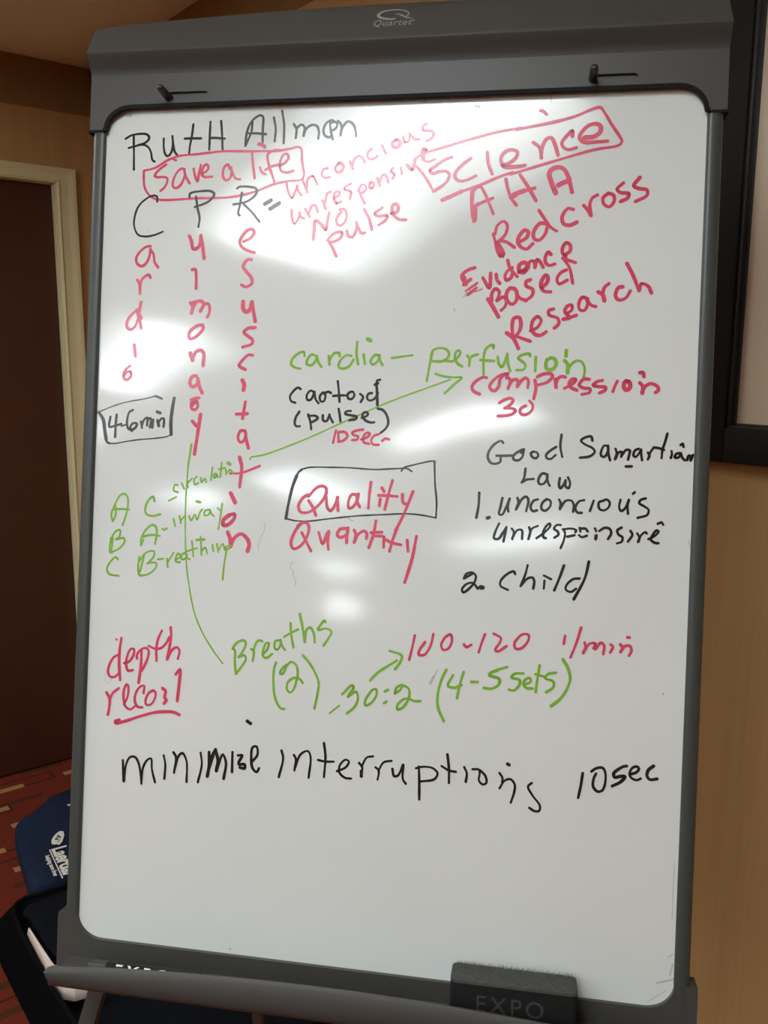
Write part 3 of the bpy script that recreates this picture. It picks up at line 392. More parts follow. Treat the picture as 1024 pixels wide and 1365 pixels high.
  '27:1332 184 1296 97 1284 26 1330 21 1374 85 1410 149;27:1410 149 1398 70 1385 -5;27:1468 135 1489 105 1477 24;27:1476 35 1527 122 1573 124 1579 31;27:1648 158 1662 112 1645 31;27:1651 65 1679 144 1736 174;27:1729 45 1803 103 1868 182 1860 205 1823 173 1795 102 1804 56 1827 50;27:1974 194 1936 193 1907 153 1946 124 1955 93 1914 58;27:2023 89 2010 26 1983 -47;27:1998 149 2088 161 2137 144 2127 124;27:2046 74 2121 93;27:2010 142 2022 112;27:2170 172 2179 134;27:2178 164 2230 166 2254 137;27:2166 95 2196 76 2248 93;27:2327 172 2340 146;31:2342 101 2337 62;27:2372 148 2427 183 2478 172 2493 127 2463 67;27:2597 193 2554 162 2569 117 2607 93 2603 47 2557 26;27:2686 161 2707 123 2665 50;27:2756 138 2776 100 2766 50;27:2772 54 2794 120 2837 154 2850 142;27:2870 84 2931 119 2967 166 2948 178 2912 131 2895 79 2934 49 2971 46;29:2957 246 2994 261 3009 241'),
 ('black handwritten line 2. child', 'black',
  '27:981 -418 1003 -370 1064 -348 1105 -380 1099 -443 1040 -524 979 -567 965 -536 1007 -479 1076 -460 1133 -520;27:981 -418 1065 -366;44:1159 -503 1186 -504;27:1521 -344 1505 -317 1437 -348 1370 -429 1372 -476 1451 -516;27:1648 -245 1628 -339 1583 -468;27:1587 -465 1653 -384 1706 -374 1723 -412 1715 -489;27:1829 -399 1825 -481;27:1822 -345 1897 -380;31:2024 -230 1986 -352 1934 -494;27:2190 -357 2123 -368 2058 -433 2052 -480 2105 -503 2157 -467;32:2278 -177 2242 -355 2138 -578'),
 ('green handwritten word breaths', 'green',
  '27:-1566 -1333 -1543 -1339 -1535 -1478 -1518 -1610;27:-1567 -1325 -1516 -1256 -1440 -1229 -1416 -1257 -1451 -1355 -1494 -1420;27:-1487 -1416 -1426 -1397 -1409 -1433 -1452 -1517 -1518 -1607;27:-1353 -1319 -1321 -1339 -1328 -1450;27:-1325 -1362 -1301 -1257 -1265 -1218 -1224 -1226;27:-1214 -1369 -1163 -1307 -1153 -1241 -1180 -1242 -1208 -1310 -1213 -1384 -1174 -1408 -1108 -1359;27:-1030 -1204 -1075 -1214 -1080 -1295 -1049 -1307 -1014 -1240 -1016 -1196;27:-1015 -1210 -998 -1260 -963 -1306;30:-910 -1007 -898 -1130 -867 -1271;27:-979 -1161 -906 -1116 -822 -1070;32:-809 -899 -774 -1035 -742 -1201;27:-738 -1179 -728 -1069 -684 -1042 -644 -1100 -629 -1201;27:-515 -970 -531 -956 -566 -1001 -598 -1061 -498 -1041 -445 -1074 -472 -1141 -528 -1231'),
 ('green handwritten number 2 in brackets', 'green',
  '27:-1059 -1450 -1079 -1522 -1080 -1697 -1051 -1856 -987 -1954 -944 -1958;27:-937 -1468 -988 -1516 -1009 -1568 -979 -1570 -937 -1483 -886 -1433 -832 -1461 -807 -1547 -818 -1635 -852 -1740 -888 -1771 -923 -1737 -915 -1657 -849 -1608 -789 -1611 -746 -1657;27:-757 -1352 -676 -1437 -605 -1548 -567 -1647 -581 -1793 -605 -1929'),
 ('red handwritten word depth', 'red',
  '30:-2922 -1483 -2977 -1516 -3030 -1614 -3039 -1696 -3006 -1741 -2956 -1738 -2908 -1693;34:-2892 -1294 -2908 -1418 -2909 -1594 -2890 -1768;22:-2955 -1307 -2947 -1315;30:-2847 -1576 -2788 -1551 -2736 -1465 -2738 -1407 -2775 -1409 -2815 -1494 -2824 -1588 -2797 -1657 -2741 -1647;30:-2693 -1515 -2698 -1475 -2651 -1407 -2590 -1386 -2558 -1419 -2567 -1501 -2601 -1585 -2635 -1652;34:-2644 -1419 -2644 -1576 -2665 -1788;30:-2409 -1179 -2452 -1284 -2466 -1402 -2459 -1523;30:-2560 -1361 -2485 -1385 -2411 -1375 -2341 -1301 -2318 -1247;34:-2304 -1136 -2296 -1240 -2313 -1380 -2333 -1498;30:-2333 -1498 -2288 -1402 -2228 -1354 -2191 -1384 -2205 -1484'),
 ('red handwritten word recoil with an underline', 'red',
  '37:-3049 -1926 -3011 -1988 -3011 -2094 -3024 -2175;30:-3011 -2012 -2974 -1927 -2903 -1866;30:-2834 -2046 -2792 -1949 -2790 -1832 -2809 -1816 -2836 -1870 -2840 -1988 -2812 -2068 -2755 -2096 -2707 -2062;30:-2601 -1900 -2598 -1818 -2641 -1827 -2694 -1907 -2703 -2001 -2669 -2057 -2610 -2064;30:-2491 -1863 -2539 -1896 -2573 -1980 -2565 -2026 -2510 -2022 -2463 -1949 -2460 -1879 -2491 -1860;37:-2376 -1829 -2338 -1858 -2347 -1929 -2328 -1957 -2351 -1999;37:-2223 -1659 -2176 -1604 -2177 -1731 -2195 -1959;35:-2881 -2225 -2930 -2247 -2923 -2264 -2800 -2231 -2653 -2173 -2469 -2112 -2335 -2091 -2237 -2089 -2163 -2113'),
 ('green handwritten ratio 30:2', 'green',
  '20:-433 -1968 -327 -1875;29:-298 -1749 -194 -1644 -175 -1667 -236 -1773 -145 -1711 -123 -1783 -157 -1878 -239 -1954;29:22 -1690 -39 -1795 -37 -1850 18 -1828 80 -1732 74 -1668 31 -1680;29:171 -1685 207 -1664;29:167 -1813 194 -1793;29:283 -1699 336 -1659 362 -1602 299 -1634 283 -1699;29:362 -1602 428 -1634 440 -1724 380 -1838 317 -1870 315 -1824 377 -1756 432 -1743 497 -1766 564 -1761'),
 ('short green arrow pointing at the number 100', 'green',
  '29:5 -1577 89 -1483 216 -1393 291 -1342;29:210 -1243 331 -1275 345 -1302 317 -1377 273 -1438'),
 ('green handwritten 4-5 after an open bracket', 'green',
  '30:830 -1406 788 -1500 749 -1666 754 -1810 823 -1959;30:904 -1459 854 -1577 936 -1589 998 -1558;30:1016 -1416 980 -1559 955 -1702;33:1104 -1518 1167 -1514;30:1473 -1333 1359 -1375;33:1376 -1374 1309 -1404 1290 -1431 1397 -1467 1391 -1527 1316 -1575 1239 -1572'),
 ('green handwritten word sets and a closing bracket', 'green',
  '30:1644 -1390 1555 -1401 1523 -1441 1608 -1461 1610 -1512 1553 -1576 1502 -1571;30:1661 -1508 1726 -1470 1717 -1436 1675 -1448 1652 -1501 1687 -1541 1746 -1542;30:1812 -1294 1793 -1457 1781 -1577;30:1774 -1390 1867 -1409;30:1982 -1359 1899 -1381 1876 -1425 1960 -1454 1962 -1513 1890 -1572;33:2051 -1215 2104 -1300 2133 -1408 2104 -1520 2042 -1626 1945 -1715'),
 ('red handwritten range 100-120', 'red',
  '29:476 -1057 456 -1176 425 -1324;29:588 -1123 531 -1217 527 -1263 587 -1259 648 -1164 676 -1032;29:799 -1064 765 -1139 785 -1192 839 -1180 878 -1096 861 -1024 807 -1055;33:1009 -1124 1037 -1149 1084 -1123;29:1228 -999 1196 -1094 1169 -1195;29:1319 -988 1397 -1030 1390 -1073 1343 -1162 1369 -1174 1460 -1111;29:1583 -1010 1543 -1072 1554 -1131 1613 -1127 1685 -1038 1683 -978 1624 -976 1591 -1001'),
 ('red handwritten per min', 'red',
  '29:2063 -967 2053 -1052;29:2225 -869 2185 -1024 2128 -1188;33:2267 -1027 2277 -1069 2255 -1134;29:2263 -1120 2317 -1033 2374 -1029 2360 -1080;29:2377 -1088 2431 -1017 2465 -1040 2460 -1133;29:2530 -1028 2555 -1051 2530 -1112;33:2628 -1022 2653 -1054 2634 -1100;29:2638 -1093 2677 -1035 2725 -1032 2743 -1081 2721 -1133;35:2699 -944 2716 -944'),
 ('black handwritten word minimize', 'black',
  '30:-2822 -2683 -2803 -2921;27:-2799 -2921 -2781 -2726 -2735 -2639 -2677 -2634 -2625 -2713 -2588 -2930;27:-2588 -2921 -2575 -2745 -2521 -2649 -2482 -2636 -2468 -2754 -2424 -2901;27:-2333 -2587 -2310 -2686 -2315 -2851;30:-2219 -2542 -2185 -2593 -2203 -2772;27:-2198 -2750 -2156 -2582 -2110 -2542 -2059 -2628 -2050 -2864;27:-1897 -2521 -1877 -2650 -1917 -2856;37:-1797 -2507 -1791 -2660 -1809 -2780;27:-1803 -2752 -1723 -2465;42:-1722 -2474 -1689 -2598 -1704 -2707;33:-1704 -2707 -1636 -2521 -1595 -2608 -1616 -2790;37:-1784 -2605 -1749 -2521 -1722 -2474;31:-1524 -2484 -1521 -2706;33:-1457 -2515 -1410 -2511 -1445 -2586 -1444 -2613 -1379 -2608 -1377 -2652 -1433 -2648;31:-1287 -2564 -1234 -2488 -1247 -2399 -1293 -2412 -1303 -2547 -1284 -2644 -1236 -2682 -1210 -2638;44:-1363 -2126 -1329 -2147'),
 ('black handwritten word interruptions', 'black',
  '30:-960 -2420 -938 -2504 -980 -2714;26:-819 -2455 -795 -2493 -805 -2627;26:-800 -2600 -742 -2444 -661 -2401 -628 -2461 -641 -2693;29:-483 -2298 -460 -2447 -469 -2669;26:-543 -2489 -458 -2500 -367 -2492;26:-327 -2595 -230 -2543 -197 -2478 -233 -2460 -294 -2522 -300 -2602 -235 -2658 -166 -2661;29:-83 -2483 -48 -2527 -53 -2624;41:-55 -2572 -53 -2624;26:-52 -2519 -2 -2418 69 -2398;26:100 -2515 137 -2547 128 -2647;26:132 -2556 187 -2455 274 -2430;29:286 -2516 307 -2593 351 -2581 399 -2463;29:404 -2463 405 -2620 438 -2664;29:573 -2469 584 -2635 590 -2821;26:542 -2488 613 -2466 724 -2472 777 -2523 745 -2589 595 -2626;29:876 -2310 898 -2465 903 -2614;26:818 -2441 898 -2481 974 -2490;29:1061 -2433 1090 -2496 1083 -2588;26:1148 -2447 1218 -2446 1227 -2484 1222 -2563 1263 -2599 1301 -2580 1290 -2510 1234 -2452;37:1518 -2360 1534 -2368;26:1436 -2463 1468 -2510 1466 -2557;26:1442 -2625 1493 -2539 1554 -2519 1599 -2569 1597 -2655 1566 -2766;26:1777 -2538 1740 -2580 1789 -2669 1869 -2770 1864 -2824 1818 -2833 1761 -2803'),
 ('black handwritten 10sec at the lower right', 'black',
  '29:2298 -2390 2283 -2520 2261 -2651;29:2385 -2366 2431 -2329 2497 -2318 2526 -2364 2527 -2486 2500 -2556 2452 -2567 2409 -2521 2412 -2435 2433 -2384;35:2738 -2279 2703 -2288 2611 -2369 2625 -2405 2683 -2390 2725 -2390 2685 -2448 2602 -2498;29:2777 -2361 2835 -2338 2863 -2299 2844 -2276 2798 -2292 2771 -2355 2790 -2396 2843 -2416 2884 -2397;37:3008 -2256 2957 -2303 2947 -2364 2978 -2398 3047 -2386'),
 ('faint grey smudges and scratches left on the whiteboard', 'smudge',
  '9:-903 -322 -940 -380 -899 -434 -904 -471 -871 -525 -874 -596;7:-521 -600 -519 -637;11:-305 176 -266 150;9:-267 159 -238 147;9:-137 302 -103 294;8:-1239 95 -1256 67 -1246 31 -1271 -43 -1289 -81 -1310 -137 -1312 -219;18:-3047 4653 -3025 4674;18:-3017 4645 -2996 4684;5:-3072 -1663 -3075 -1746 -3066 -1804 -3034 -1814 -2992 -1764;7:-2740 3360 -2739 3333;7:-2249 1787 -2246 1774;7:-2405 1724 -2405 1710;28:663 -1563 696 -1488;14:697 -1506 730 -1422;14:770 2465 771 2442;20:868 2591 904 2653;6:788 1249 789 1202;7:358 4830 364 4685;9:898 4640 963 4614;9:1707 4705 1710 4634;9:-140 -3062 -136 -3069;18:3127 -4488 3296 -4428;13:3250 -4395 3275 -4275;7:3030 -4702 3219 -4554;11:3228 -4211 3271 -4175;7:-3336 -1746 -3347 -2179;7:3251 -3233 3250 -3814;9:-3328 -19 -3327 -278;9:-3334 -322 -3335 -537;13:3307 208 3296 130;9:3268 90 3294 -24'),
]

# ------------------------------------------------------------------ the room
XR, YB, ZC, XL, YF = 1.225, 3.135, 2.44, -9.0, -5.2
structure('floor', XL-0.1, XR+0.1, YF-0.1, YB+0.3, -0.06, 0.0, 'carpet')
structure('ceiling', XL-0.1, XR+0.1, YF-0.1, YB+0.3, ZC, ZC+0.08, 'ceiling')
structure('wall_right', XR, XR+0.1, YF, YB+0.1, 0, ZC, 'wallpaper')
structure('wall_left', XL-0.1, XL, YF, YB+0.1, 0, ZC, 'wallpaper')
structure('wall_front', XL, XR, YF-0.1, YF, 0, ZC, 'wallpaper')
DX0, DX1, DZ = 0.13, 1.068, 2.055          # door opening
bm = box_bm(XL, DX0, YB, YB+0.12, 0, ZC); box_bm(DX1, XR, YB, YB+0.12, 0, ZC, bm); box_bm(DX0, DX1, YB, YB+0.12, DZ, ZC, bm)
box_bm(DX0, DX1, YB+0.14, YB+0.16, 0, DZ, bm)
o = link('wall_back', finish(bm, 'wall_back'), 'wallpaper'); o['kind'] = 'structure'
# darker brown band along the wall tops, under the ceiling
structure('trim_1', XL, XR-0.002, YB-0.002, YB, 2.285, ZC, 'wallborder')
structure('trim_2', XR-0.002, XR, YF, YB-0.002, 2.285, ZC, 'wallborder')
# door with casing
o = structure('door_1', DX0+0.004, DX1-0.004, YB+0.018, YB+0.06, 0.008, DZ-0.004, 'door', None, 0.002)
door = o
def casing():
    """moulded casing, three sides, mitred"""
    prof = [(0.0, 0.0), (0.0, 0.016), (0.010, 0.020), (0.013, 0.015), (0.040, 0.015), (0.058, 0.019), (0.068, 0.019), (0.071, 0.013), (0.071, 0.0)]
    bm = bmesh.new(); rows = []
    for s, (x, z) in enumerate(((DX0, 0), (DX0, DZ), (DX1, DZ), (DX1, 0))):
        row = []
        for d, h in prof:
            dz = d*0.051/0.071 if s in (1, 2) else 0
            dx = -d if s < 2 else d
            row.append(bm.verts.new((x+dx, YB-h, z+dz)))
        rows.append(row)
    for a, b in zip(rows, rows[1:]):
        for i in range(len(prof)-1): bm.faces.new((a[i], a[i+1], b[i+1], b[i]))
    return finish(bm, 'trim_3')
o = link('trim_3', casing(), 'casing'); o['kind'] = 'structure'
bm = box_bm(DX0-0.002, DX0+0.003, YB, YB+0.12, 0, DZ); box_bm(DX1-0.003, DX1+0.002, YB, YB+0.12, 0, DZ, bm); box_bm(DX0, DX1, YB, YB+0.12, DZ-0.003, DZ+0.002, bm)
o = link('trim_4', finish(bm, 'trim_4'), 'casing'); o['kind'] = 'structure'
lev = tube_bm((0.20, YB+0.018, 0.98), (0.20, YB-0.045, 0.98), 0.011); tube_bm((0.20, YB-0.04, 0.98), (0.31, YB-0.04, 0.98), 0.009, 0.008, 16, lev)
tube_bm((0.20, YB+0.018, 0.98), (0.20, YB+0.010, 0.98), 0.028, 0.026, 24, lev)
link('door_handle', finish(lev, 'door_handle', True), 'metal', door, 'steel lever handle')

# framed screen on the right wall
def wall_screen():
    t = empty('wall_screen', Matrix.Translation((XR, -0.2, 1.0)), 'black framed beige screen hung on the tan wall behind the easel', 'screen')
    inv = Matrix.Translation((-XR, 0.2, -1.0))
    y0, y1, z0, z1 = -1.35, 0.708, 1.396, 2.20      # opening
    wy, wz = 0.078, 0.052
    def part(name, bm, m, label=None):
        bm.transform(inv); return link(name, finish(bm, name, True), m, t, label)
    for nm, b in (('left', (y1, y1+wy, z0-wz, z1+wz)), ('right', (y0-wy, y0, z0-wz, z1+wz)), ('bottom', (y0, y1, z0-wz, z0)), ('top', (y0, y1, z1, z1+wz))):
        bm = box_bm(XR-0.030, XR, b[0], b[1], b[2], b[3]); bmesh.ops.recalc_face_normals(bm, faces=bm.faces[:]); bevel(bm, 0.003)
        part('frame_rail', bm, 'frame_black')
    # stepped inner lip
    lip = bmesh.new()
    for a, b_, x in ((0.0, 0.004, XR-0.024), (0.004, 0.008, XR-0.016)):
        box_bm(x, XR, y1-b_, y1-a, z0, z1, lip); box_bm(x, XR, y0+a, y0+b_, z0, z1, lip)
        box_bm(x, XR, y0, y1, z0+a, z0+b_*0.7, lip); box_bm(x, XR, y0, y1, z1-b_, z1-a, lip)
    part('inner_lip', lip, 'dark_plastic')
    part('screen_panel', box_bm(XR-0.010, XR-0.004, y0, y1, z0, z1), 'screen')
wall_screen()

# ceiling troffers
def make_lamp():
    t = empty('ceiling_light', Matrix.Translation((0, 0, ZC)), '', 'light')
    fr = plate_bm([[(-0.62,-0.32),(0.62,-0.32),(0.62,0.32),(-0.62,0.32)], [(-0.59,-0.29),(0.59,-0.29),(0.59,0.29),(-0.59,0.29)]], -0.012, 0.0)
    link('frame', finish(fr, 'frame'), 'lamp_frame', t)
    link('diffuser', finish(box_bm(-0.59, 0.59, -0.29, 0.29, -0.006, -0.001), 'diffuser'), 'diffuser', t)
    return t
lamps = [(-0.5, 0.17), (-2.4, 0.17), (-4.3, 0.17), (-6.6, 0.17), (-2.45, -1.62), (-4.35, -1.75), (-6.6, -1.7), (-4.35, -3.7), (-7.4, -3.7), (-0.55, 2.05), (-2.9, 2.05), (-5.4, 2.05)]  # the light nearest the door is added, unseen, to brighten the back wall
LAMP_LABELS = ['rectangular ceiling light nearest the camera, in the row over the easel'] + ['rectangular ceiling light in the row over the easel, %s behind the camera' % k for k in ('next', 'third', 'last')] + \
    ['rectangular ceiling light in the middle row, %s from the easel' % k for k in ('nearest', 'second', 'farthest')] + ['rectangular ceiling light in the row by the front wall, %s' % k for k in ('nearer the easel', 'farther off')] + \
    ['rectangular ceiling light in the row by the door wall, %s from the door' % k for k in ('nearest', 'second', 'farthest')]
lamp0 = make_lamp()
for i, (x, y) in enumerate(lamps):
    if i == 0: t = lamp0
    else:
        t = lamp0.copy(); C.objects.link(t)
        for ch in list(lamp0.children):
            c = ch.copy(); C.objects.link(c); c.parent = t
    t.location = (x, y, ZC)
    t['label'] = LAMP_LABELS[i]
    t['group'] = 'rectangular lights in the ceiling'

def wall_lamp():
    t = empty('wall_light', Matrix.Translation((XL, -4.6, 2.0)), 'frosted wall light at the far end of the room', 'light')
    bm = box_bm(0.0, 0.03, -0.20, 0.20, -0.20, 0.20); bevel(bm, 0.004); link('back_plate', finish(bm, 'back_plate'), 'lamp_frame', t)
    bm = sweep_bm([(math.cos(a)*0.15, math.sin(a)*0.13) for a in [math.pi*k/12 - math.pi/2 for k in range(13)]], -0.26, 0.26)
    bm.transform(Matrix(((0,1,0,0.03),(1,0,0,0),(0,0,1.6,0),(0,0,0,1)))); bmesh.ops.recalc_face_normals(bm, faces=bm.faces[:])
    link('glass_shade', finish(bm, 'glass_shade', True), 'shade_glow', t)
wall_lamp()

# ------------------------------------------------------------------ the easel
Bc = Vector((0.5796940, 0.7459903, 1.5 - 0.1952024)); Bu = Vector((0.6686990, -0.7435245, -0.0036060)); Bv = Vector((0.1319685, 0.1139121, 0.9846869)); Bn = Vector((-0.7317281, -0.6589350, 0.1742947))
BM = Matrix(((Bu.x, Bv.x, Bn.x, Bc.x), (Bu.y, Bv.y, Bn.y, Bc.y), (Bu.z, Bv.z, Bn.z, Bc.z), (0, 0, 0, 1)))
def onb(u, v, w=0.0): return BM @ Vector((u, v, w))
foot = Vector((Bc.x, Bc.y, 0)) - Vector((Bn.x, Bn.y, 0)).normalized()*0.05
EM = Matrix.Translation(foot)
easel = empty('easel', EM, 'grey presentation easel holding a whiteboard covered in red, green and black handwriting', 'easel')
LB = EM.inverted() @ BM       # board frame inside the easel
def bpart(name, me, m, label=None, parent=None, smooth=False):
    o = link(name, me, m, parent or easel, label)
    if parent is None: o.matrix_local = LB
    return o
def bbox_part(name, u0, u1, v0, v1, w0, w1, m, r=0.0, label=None, parent=None):
    bm = box_bm(u0, u1, v0, v1, w0, w1); bmesh.ops.recalc_face_normals(bm, faces=bm.faces[:])
    if r: bevel(bm, r)
    return bpart(name, finish(bm, name, r > 0), m, label, parent)

# the board itself, front face at w = 0
board = bbox_part('whiteboard_panel', -0.3325, 0.3325, -0.476, 0.478, -0.012, 0.0, 'board', 0, 'glossy white dry-erase surface')
# side rails: half-round lipped section
rail_prof = [(-0.016, -0.0155), (-0.016, 0.0005), (-0.0145, 0.0032), (-0.011, 0.0050), (-0.004, 0.0052), (-0.0008, 0.0044), (0.0, 0.0030), (0.0, -0.0155)]
for s in (-1, 1):
    bm = bmesh.new(); pr = [(s*0.3445 + (s*x*-1 - (s*0.016 if False else 0)) , w) for x, w in rail_prof]
    # x runs from the outer edge (0.3445) inward by 0.0155
    pr = [(s*(0.3445 - (0.016 + x)*0.97), w) for x, w in rail_prof]
    a = [bm.verts.new((u, -0.465, w)) for u, w in pr]; b = [bm.verts.new((u, 0.462, w)) for u, w in pr]
    for i in range(len(pr)): bm.faces.new((a[i], a[(i+1) % len(pr)], b[(i+1) % len(pr)], b[i]))
    bm.faces.new(a); bm.faces.new(b[::-1])
    bpart('side_rail', finish(bm, 'side_rail', True, 50), 'rail')

# header clamp: flat lower plate with two slots, bulging upper face
HW = 0.3475
def stadium(u0, u1, v0, v1):
    r = (v1-v0)/2; cv = (v0+v1)/2
    return arc(u1-r, cv, r, -90, 90, 8) + arc(u0+r, cv, r, 90, 270, 8)
lipv = 0.4745
outline = [(-HW, 0.4505)] + [(-HW, 0.512), (HW, 0.512), (HW, 0.4485)]
fil_r = arc(0.2975, 0.4475, 0.031, 0, 90, 10, 0.027)
fil_l = arc(-0.2975, 0.4485, 0.031, 90, 180, 10, 0.026)
outline = [(-HW, 0.4490), (-HW, 0.512), (HW, 0.512), (HW, 0.4475)] + fil_r + fil_l
hd = plate_bm([outline, stadium(-0.2570, -0.2070, 0.4808, 0.4890), stadium(0.2095, 0.2585, 0.4798, 0.4888)], 0.0012, 0.0052)
header = bpart('header_clamp', finish(hd, 'header_clamp'), 'plastic', 'grey moulded header clamp')
prof = [(0.5100, 0.0053), (0.5125, 0.0060), (0.5170, 0.0085), (0.5230, 0.0130), (0.5285, 0.0178), (0.5300, 0.0185), (0.5315, 0.0183), (0.5345, 0.0172), (0.5480, 0.0125), (0.5600, 0.0085), (0.5645, 0.0055), (0.5665, 0.0010), (0.5660, -0.0200), (0.5100, -0.0200)]
bm = bmesh.new(); rows = []; NH = 40
for i in range(NH+1):      # the top edge of the hood is crowned
    u = -HW + 2*HW*i/NH; row = []
    for v, w in prof:
        dv = 0.0128*(1-(u/HW)**2)*max(0, v-0.5345)/0.032
        row.append(bm.verts.new((u, v+dv, w-0.341*dv if w > 0 else w)))
    rows.append(row)
for a, c_ in zip(rows, rows[1:]):
    for k in range(len(a)): bm.faces.new((a[k], a[(k+1) % len(a)], c_[(k+1) % len(a)], c_[k]))
bm.faces.new(rows[0]); bm.faces.new(rows[-1][::-1])
# rounded upper corners
for row in (rows[0], rows[-1]):
    for v in row:
        if v.co.y > 0.532: v.co.x *= 1 - 0.012*((v.co.y-0.532)/0.0345)
        if v.co.y > 0.559: v.co.x *= 1 - 0.024*min(1, (v.co.y-0.559)/0.0075)**2
bpart('header_hood', finish(bm, 'header_hood', True, 30), 'plastic', None, header)
bpart('slot_backing', finish(box_bm(-0.3475, 0.3475, 0.4785, 0.5100, -0.020, 0.0016), 'slot_backing'), 'plastic', None, header)
sh = bmesh.new()
# dark gap along the curved lip and shadow seal above the sheet
verts, faces = [], []
lip = [(0.3300, 0.4478)] + arc(0.2975, 0.4475, 0.0295, 0, 90, 10, 0.0255) + arc(-0.2975, 0.4485, 0.0295, 90, 180, 10, 0.0245) + [(-0.3300, 0.4488)]
n0 = len(lip)
for i, (u, v) in enumerate(lip):
    a = Vector(lip[max(i-1, 0)]); b = Vector(lip[min(i+1, n0-1)]); t = (b-a).normalized(); s = Vector((-t.y, t.x))
    for k in (-0.0021, 0.0021): verts.append((u+s.x*k, v+s.y*k, 0.0056 if k > 9 else 0.0050))
for i in range(n0-1): faces.append((2*i, 2*i+1, 2*i+3, 2*i+2))
me = bpy.data.meshes.new('edge_seal'); me.from_pydata(verts, [], faces)
sm = bpart('edge_seal', me, 'seal', 'black seal along the curved lip', header)
so = sm.modifiers.new('thick', 'SOLIDIFY'); so.thickness = 0.0036; so.offset = -1
for s in (-1, 1):
    u0, u1 = (-0.3490, -0.3290) if s < 0 else (0.3290, 0.3490)
    bpart('corner_seal', finish(box_bm(u0, u1, 0.4462 if s < 0 else 0.4450, 0.4492 if s < 0 else 0.4477, -0.015, 0.0056), 'corner_seal'), 'seal', None, header)
# logo: ring with a swoosh and the word under it
vs, fs = [], []
N = 48
for i in range(N+1):
    t = math.radians(-38 + 318*i/N*1.0); k = 0.0015 + 0.0018*max(0, math.cos(t-math.radians(200)))
    u = 0.0165*math.cos(t); v = 0.0064*math.sin(t)
    L_ = math.hypot(u/0.0165, v/0.0064)
    vs += [(u*(1+k/0.03), v*(1+k/0.012), 0), (u*(1-k/0.03), v*(1-k/0.012), 0)]
for i in range(N): fs.append((2*i, 2*i+1, 2*i+3, 2*i+2))
b0 = len(vs)
sw = [(0.0015, 0.0008, 0.0002), (0.006, 0.0000, 0.0008), (0.010, -0.0022, 0.0014), (0.0145, -0.0052, 0.0012), (0.021, -0.0066, 0.0002)]
for u, v, k in sw: vs += [(u, v+k, 0), (u, v-k, 0)]
for i in range(len(sw)-1): fs.append((b0+2*i, b0+2*i+1, b0+2*i+3, b0+2*i+2))
ring = bpy.data.meshes.new('logo_mark'); ring.from_pydata(vs, [], fs)
# upper face of the hood: from (0.5345, 0.0172) to (0.5600, 0.0085)
fa = Vector((0, 0.0255, -0.0087)).normalized(); fn = Vector((0, 0.0087, 0.0255)).normalized()
def hood_matrix(u, v):
    w = 0.0172 - (v-0.5345)*0.0087/0.0255
    p = Vector((u, v, w)) + fn*0.00045
    return Matrix(((1, fa.x, fn.x, p.x), (0, fa.y, fn.y, p.y), (0, fa.z, fn.z, p.z), (0, 0, 0, 1)))
lg = bpart('logo_mark', ring, 'logo', 'silver ring and swoosh emblem', header); lg.matrix_local = hood_matrix(0.0005, 0.5605)
tm = text_mesh('logo_text', 'Quartet', 0.0115, 0.25, 0.00006, 1.12)
lt = bpart('logo_text', tm, 'logo', 'silver lettering', header); lt.matrix_local = hood_matrix(-0.0005, 0.5462)
tm = text_mesh('logo_text', '®', 0.005, 0, 0)
lt = bpart('logo_text', tm, 'logo', None, header); lt.matrix_local = hood_matrix(0.0225, 0.5500)
# pegs
for u, v in ((-0.2537, 0.4835), (0.2128, 0.4845)):
    bm = bmesh.new(); L0 = 0.031; seg = 20; rr = [(0.0, 0.0046), (0.004, 0.0046), (0.022, 0.0042), (0.028, 0.0039), (0.0302, 0.0028), (0.031, 0.0010)]
    rows = [[bm.verts.new((u + r*math.cos(2*math.pi*k/seg), v + r*math.sin(2*math.pi*k/seg), w)) for k in range(seg)] for w, r in rr]
    for a, b in zip(rows, rows[1:]):
        for k in range(seg): bm.faces.new((a[k], a[(k+1) % seg], b[(k+1) % seg], b[k]))
    bm.faces.new(rows[-1]); bm.faces.new(rows[0])
    bpart('chart_peg', finish(bm, 'chart_peg', True, 50), 'dark_plastic', 'dark rounded peg for hanging charts')

# bottom apron with rounded inner corners
AW = 0.3520
inner = [(AW, -0.4465), (0.3315, -0.4465)] + arc(0.2995, -0.4470, 0.030, 0, -90, 10, 0.0265) + arc(-0.2995, -0.4470, 0.030, -90, -180, 10, 0.0265) + [(-0.3315, -0.4475), (-AW, -0.4475)]
ap = plate_bm([inner + [(-AW-0.0005, -0.455), (-AW, -0.5220), (AW, -0.5220), (AW+0.0005, -0.455)]], -0.016, 0.0050)
apron = bpart('bottom_apron', finish(ap, 'bottom_apron'), 'plastic')
# tray with a rolled front lip
NT = 36; bm = bmesh.new(); rows = []
for u in [-0.3340 + 0.0012*k for k in range(10)] + [-0.3220 + 0.644*k/NT for k in range(NT+1)] + [0.3232 + 0.0012*k for k in range(10)]:
    top = -0.4640 - 0.0093*((u+0.02)/0.25)**2            # the lip rises towards its middle
    e = min(1, (0.334-abs(u))/0.012); e = math.sqrt(max(0, 1-(1-e)**2)); mid = -0.484
    tp = [(-0.5060, 0.004), (-0.5060, 0.045), (-0.5040, 0.054), (mid+(-0.4990-mid)*e, 0.0605), (mid+(-0.4950-mid)*e, 0.0640), (mid+(-0.4850-mid)*e, 0.0655), (mid+(top-0.004-mid)*e, 0.0645), (mid+(top-mid)*e, 0.0625), (mid+(top-mid)*e, 0.0600), (mid+(top-0.004-mid)*e, 0.0585), (-0.4920, 0.0575), (-0.4950, 0.0540), (-0.4955, 0.004)]
    rows.append([bm.verts.new((u, v, w)) for v, w in tp])
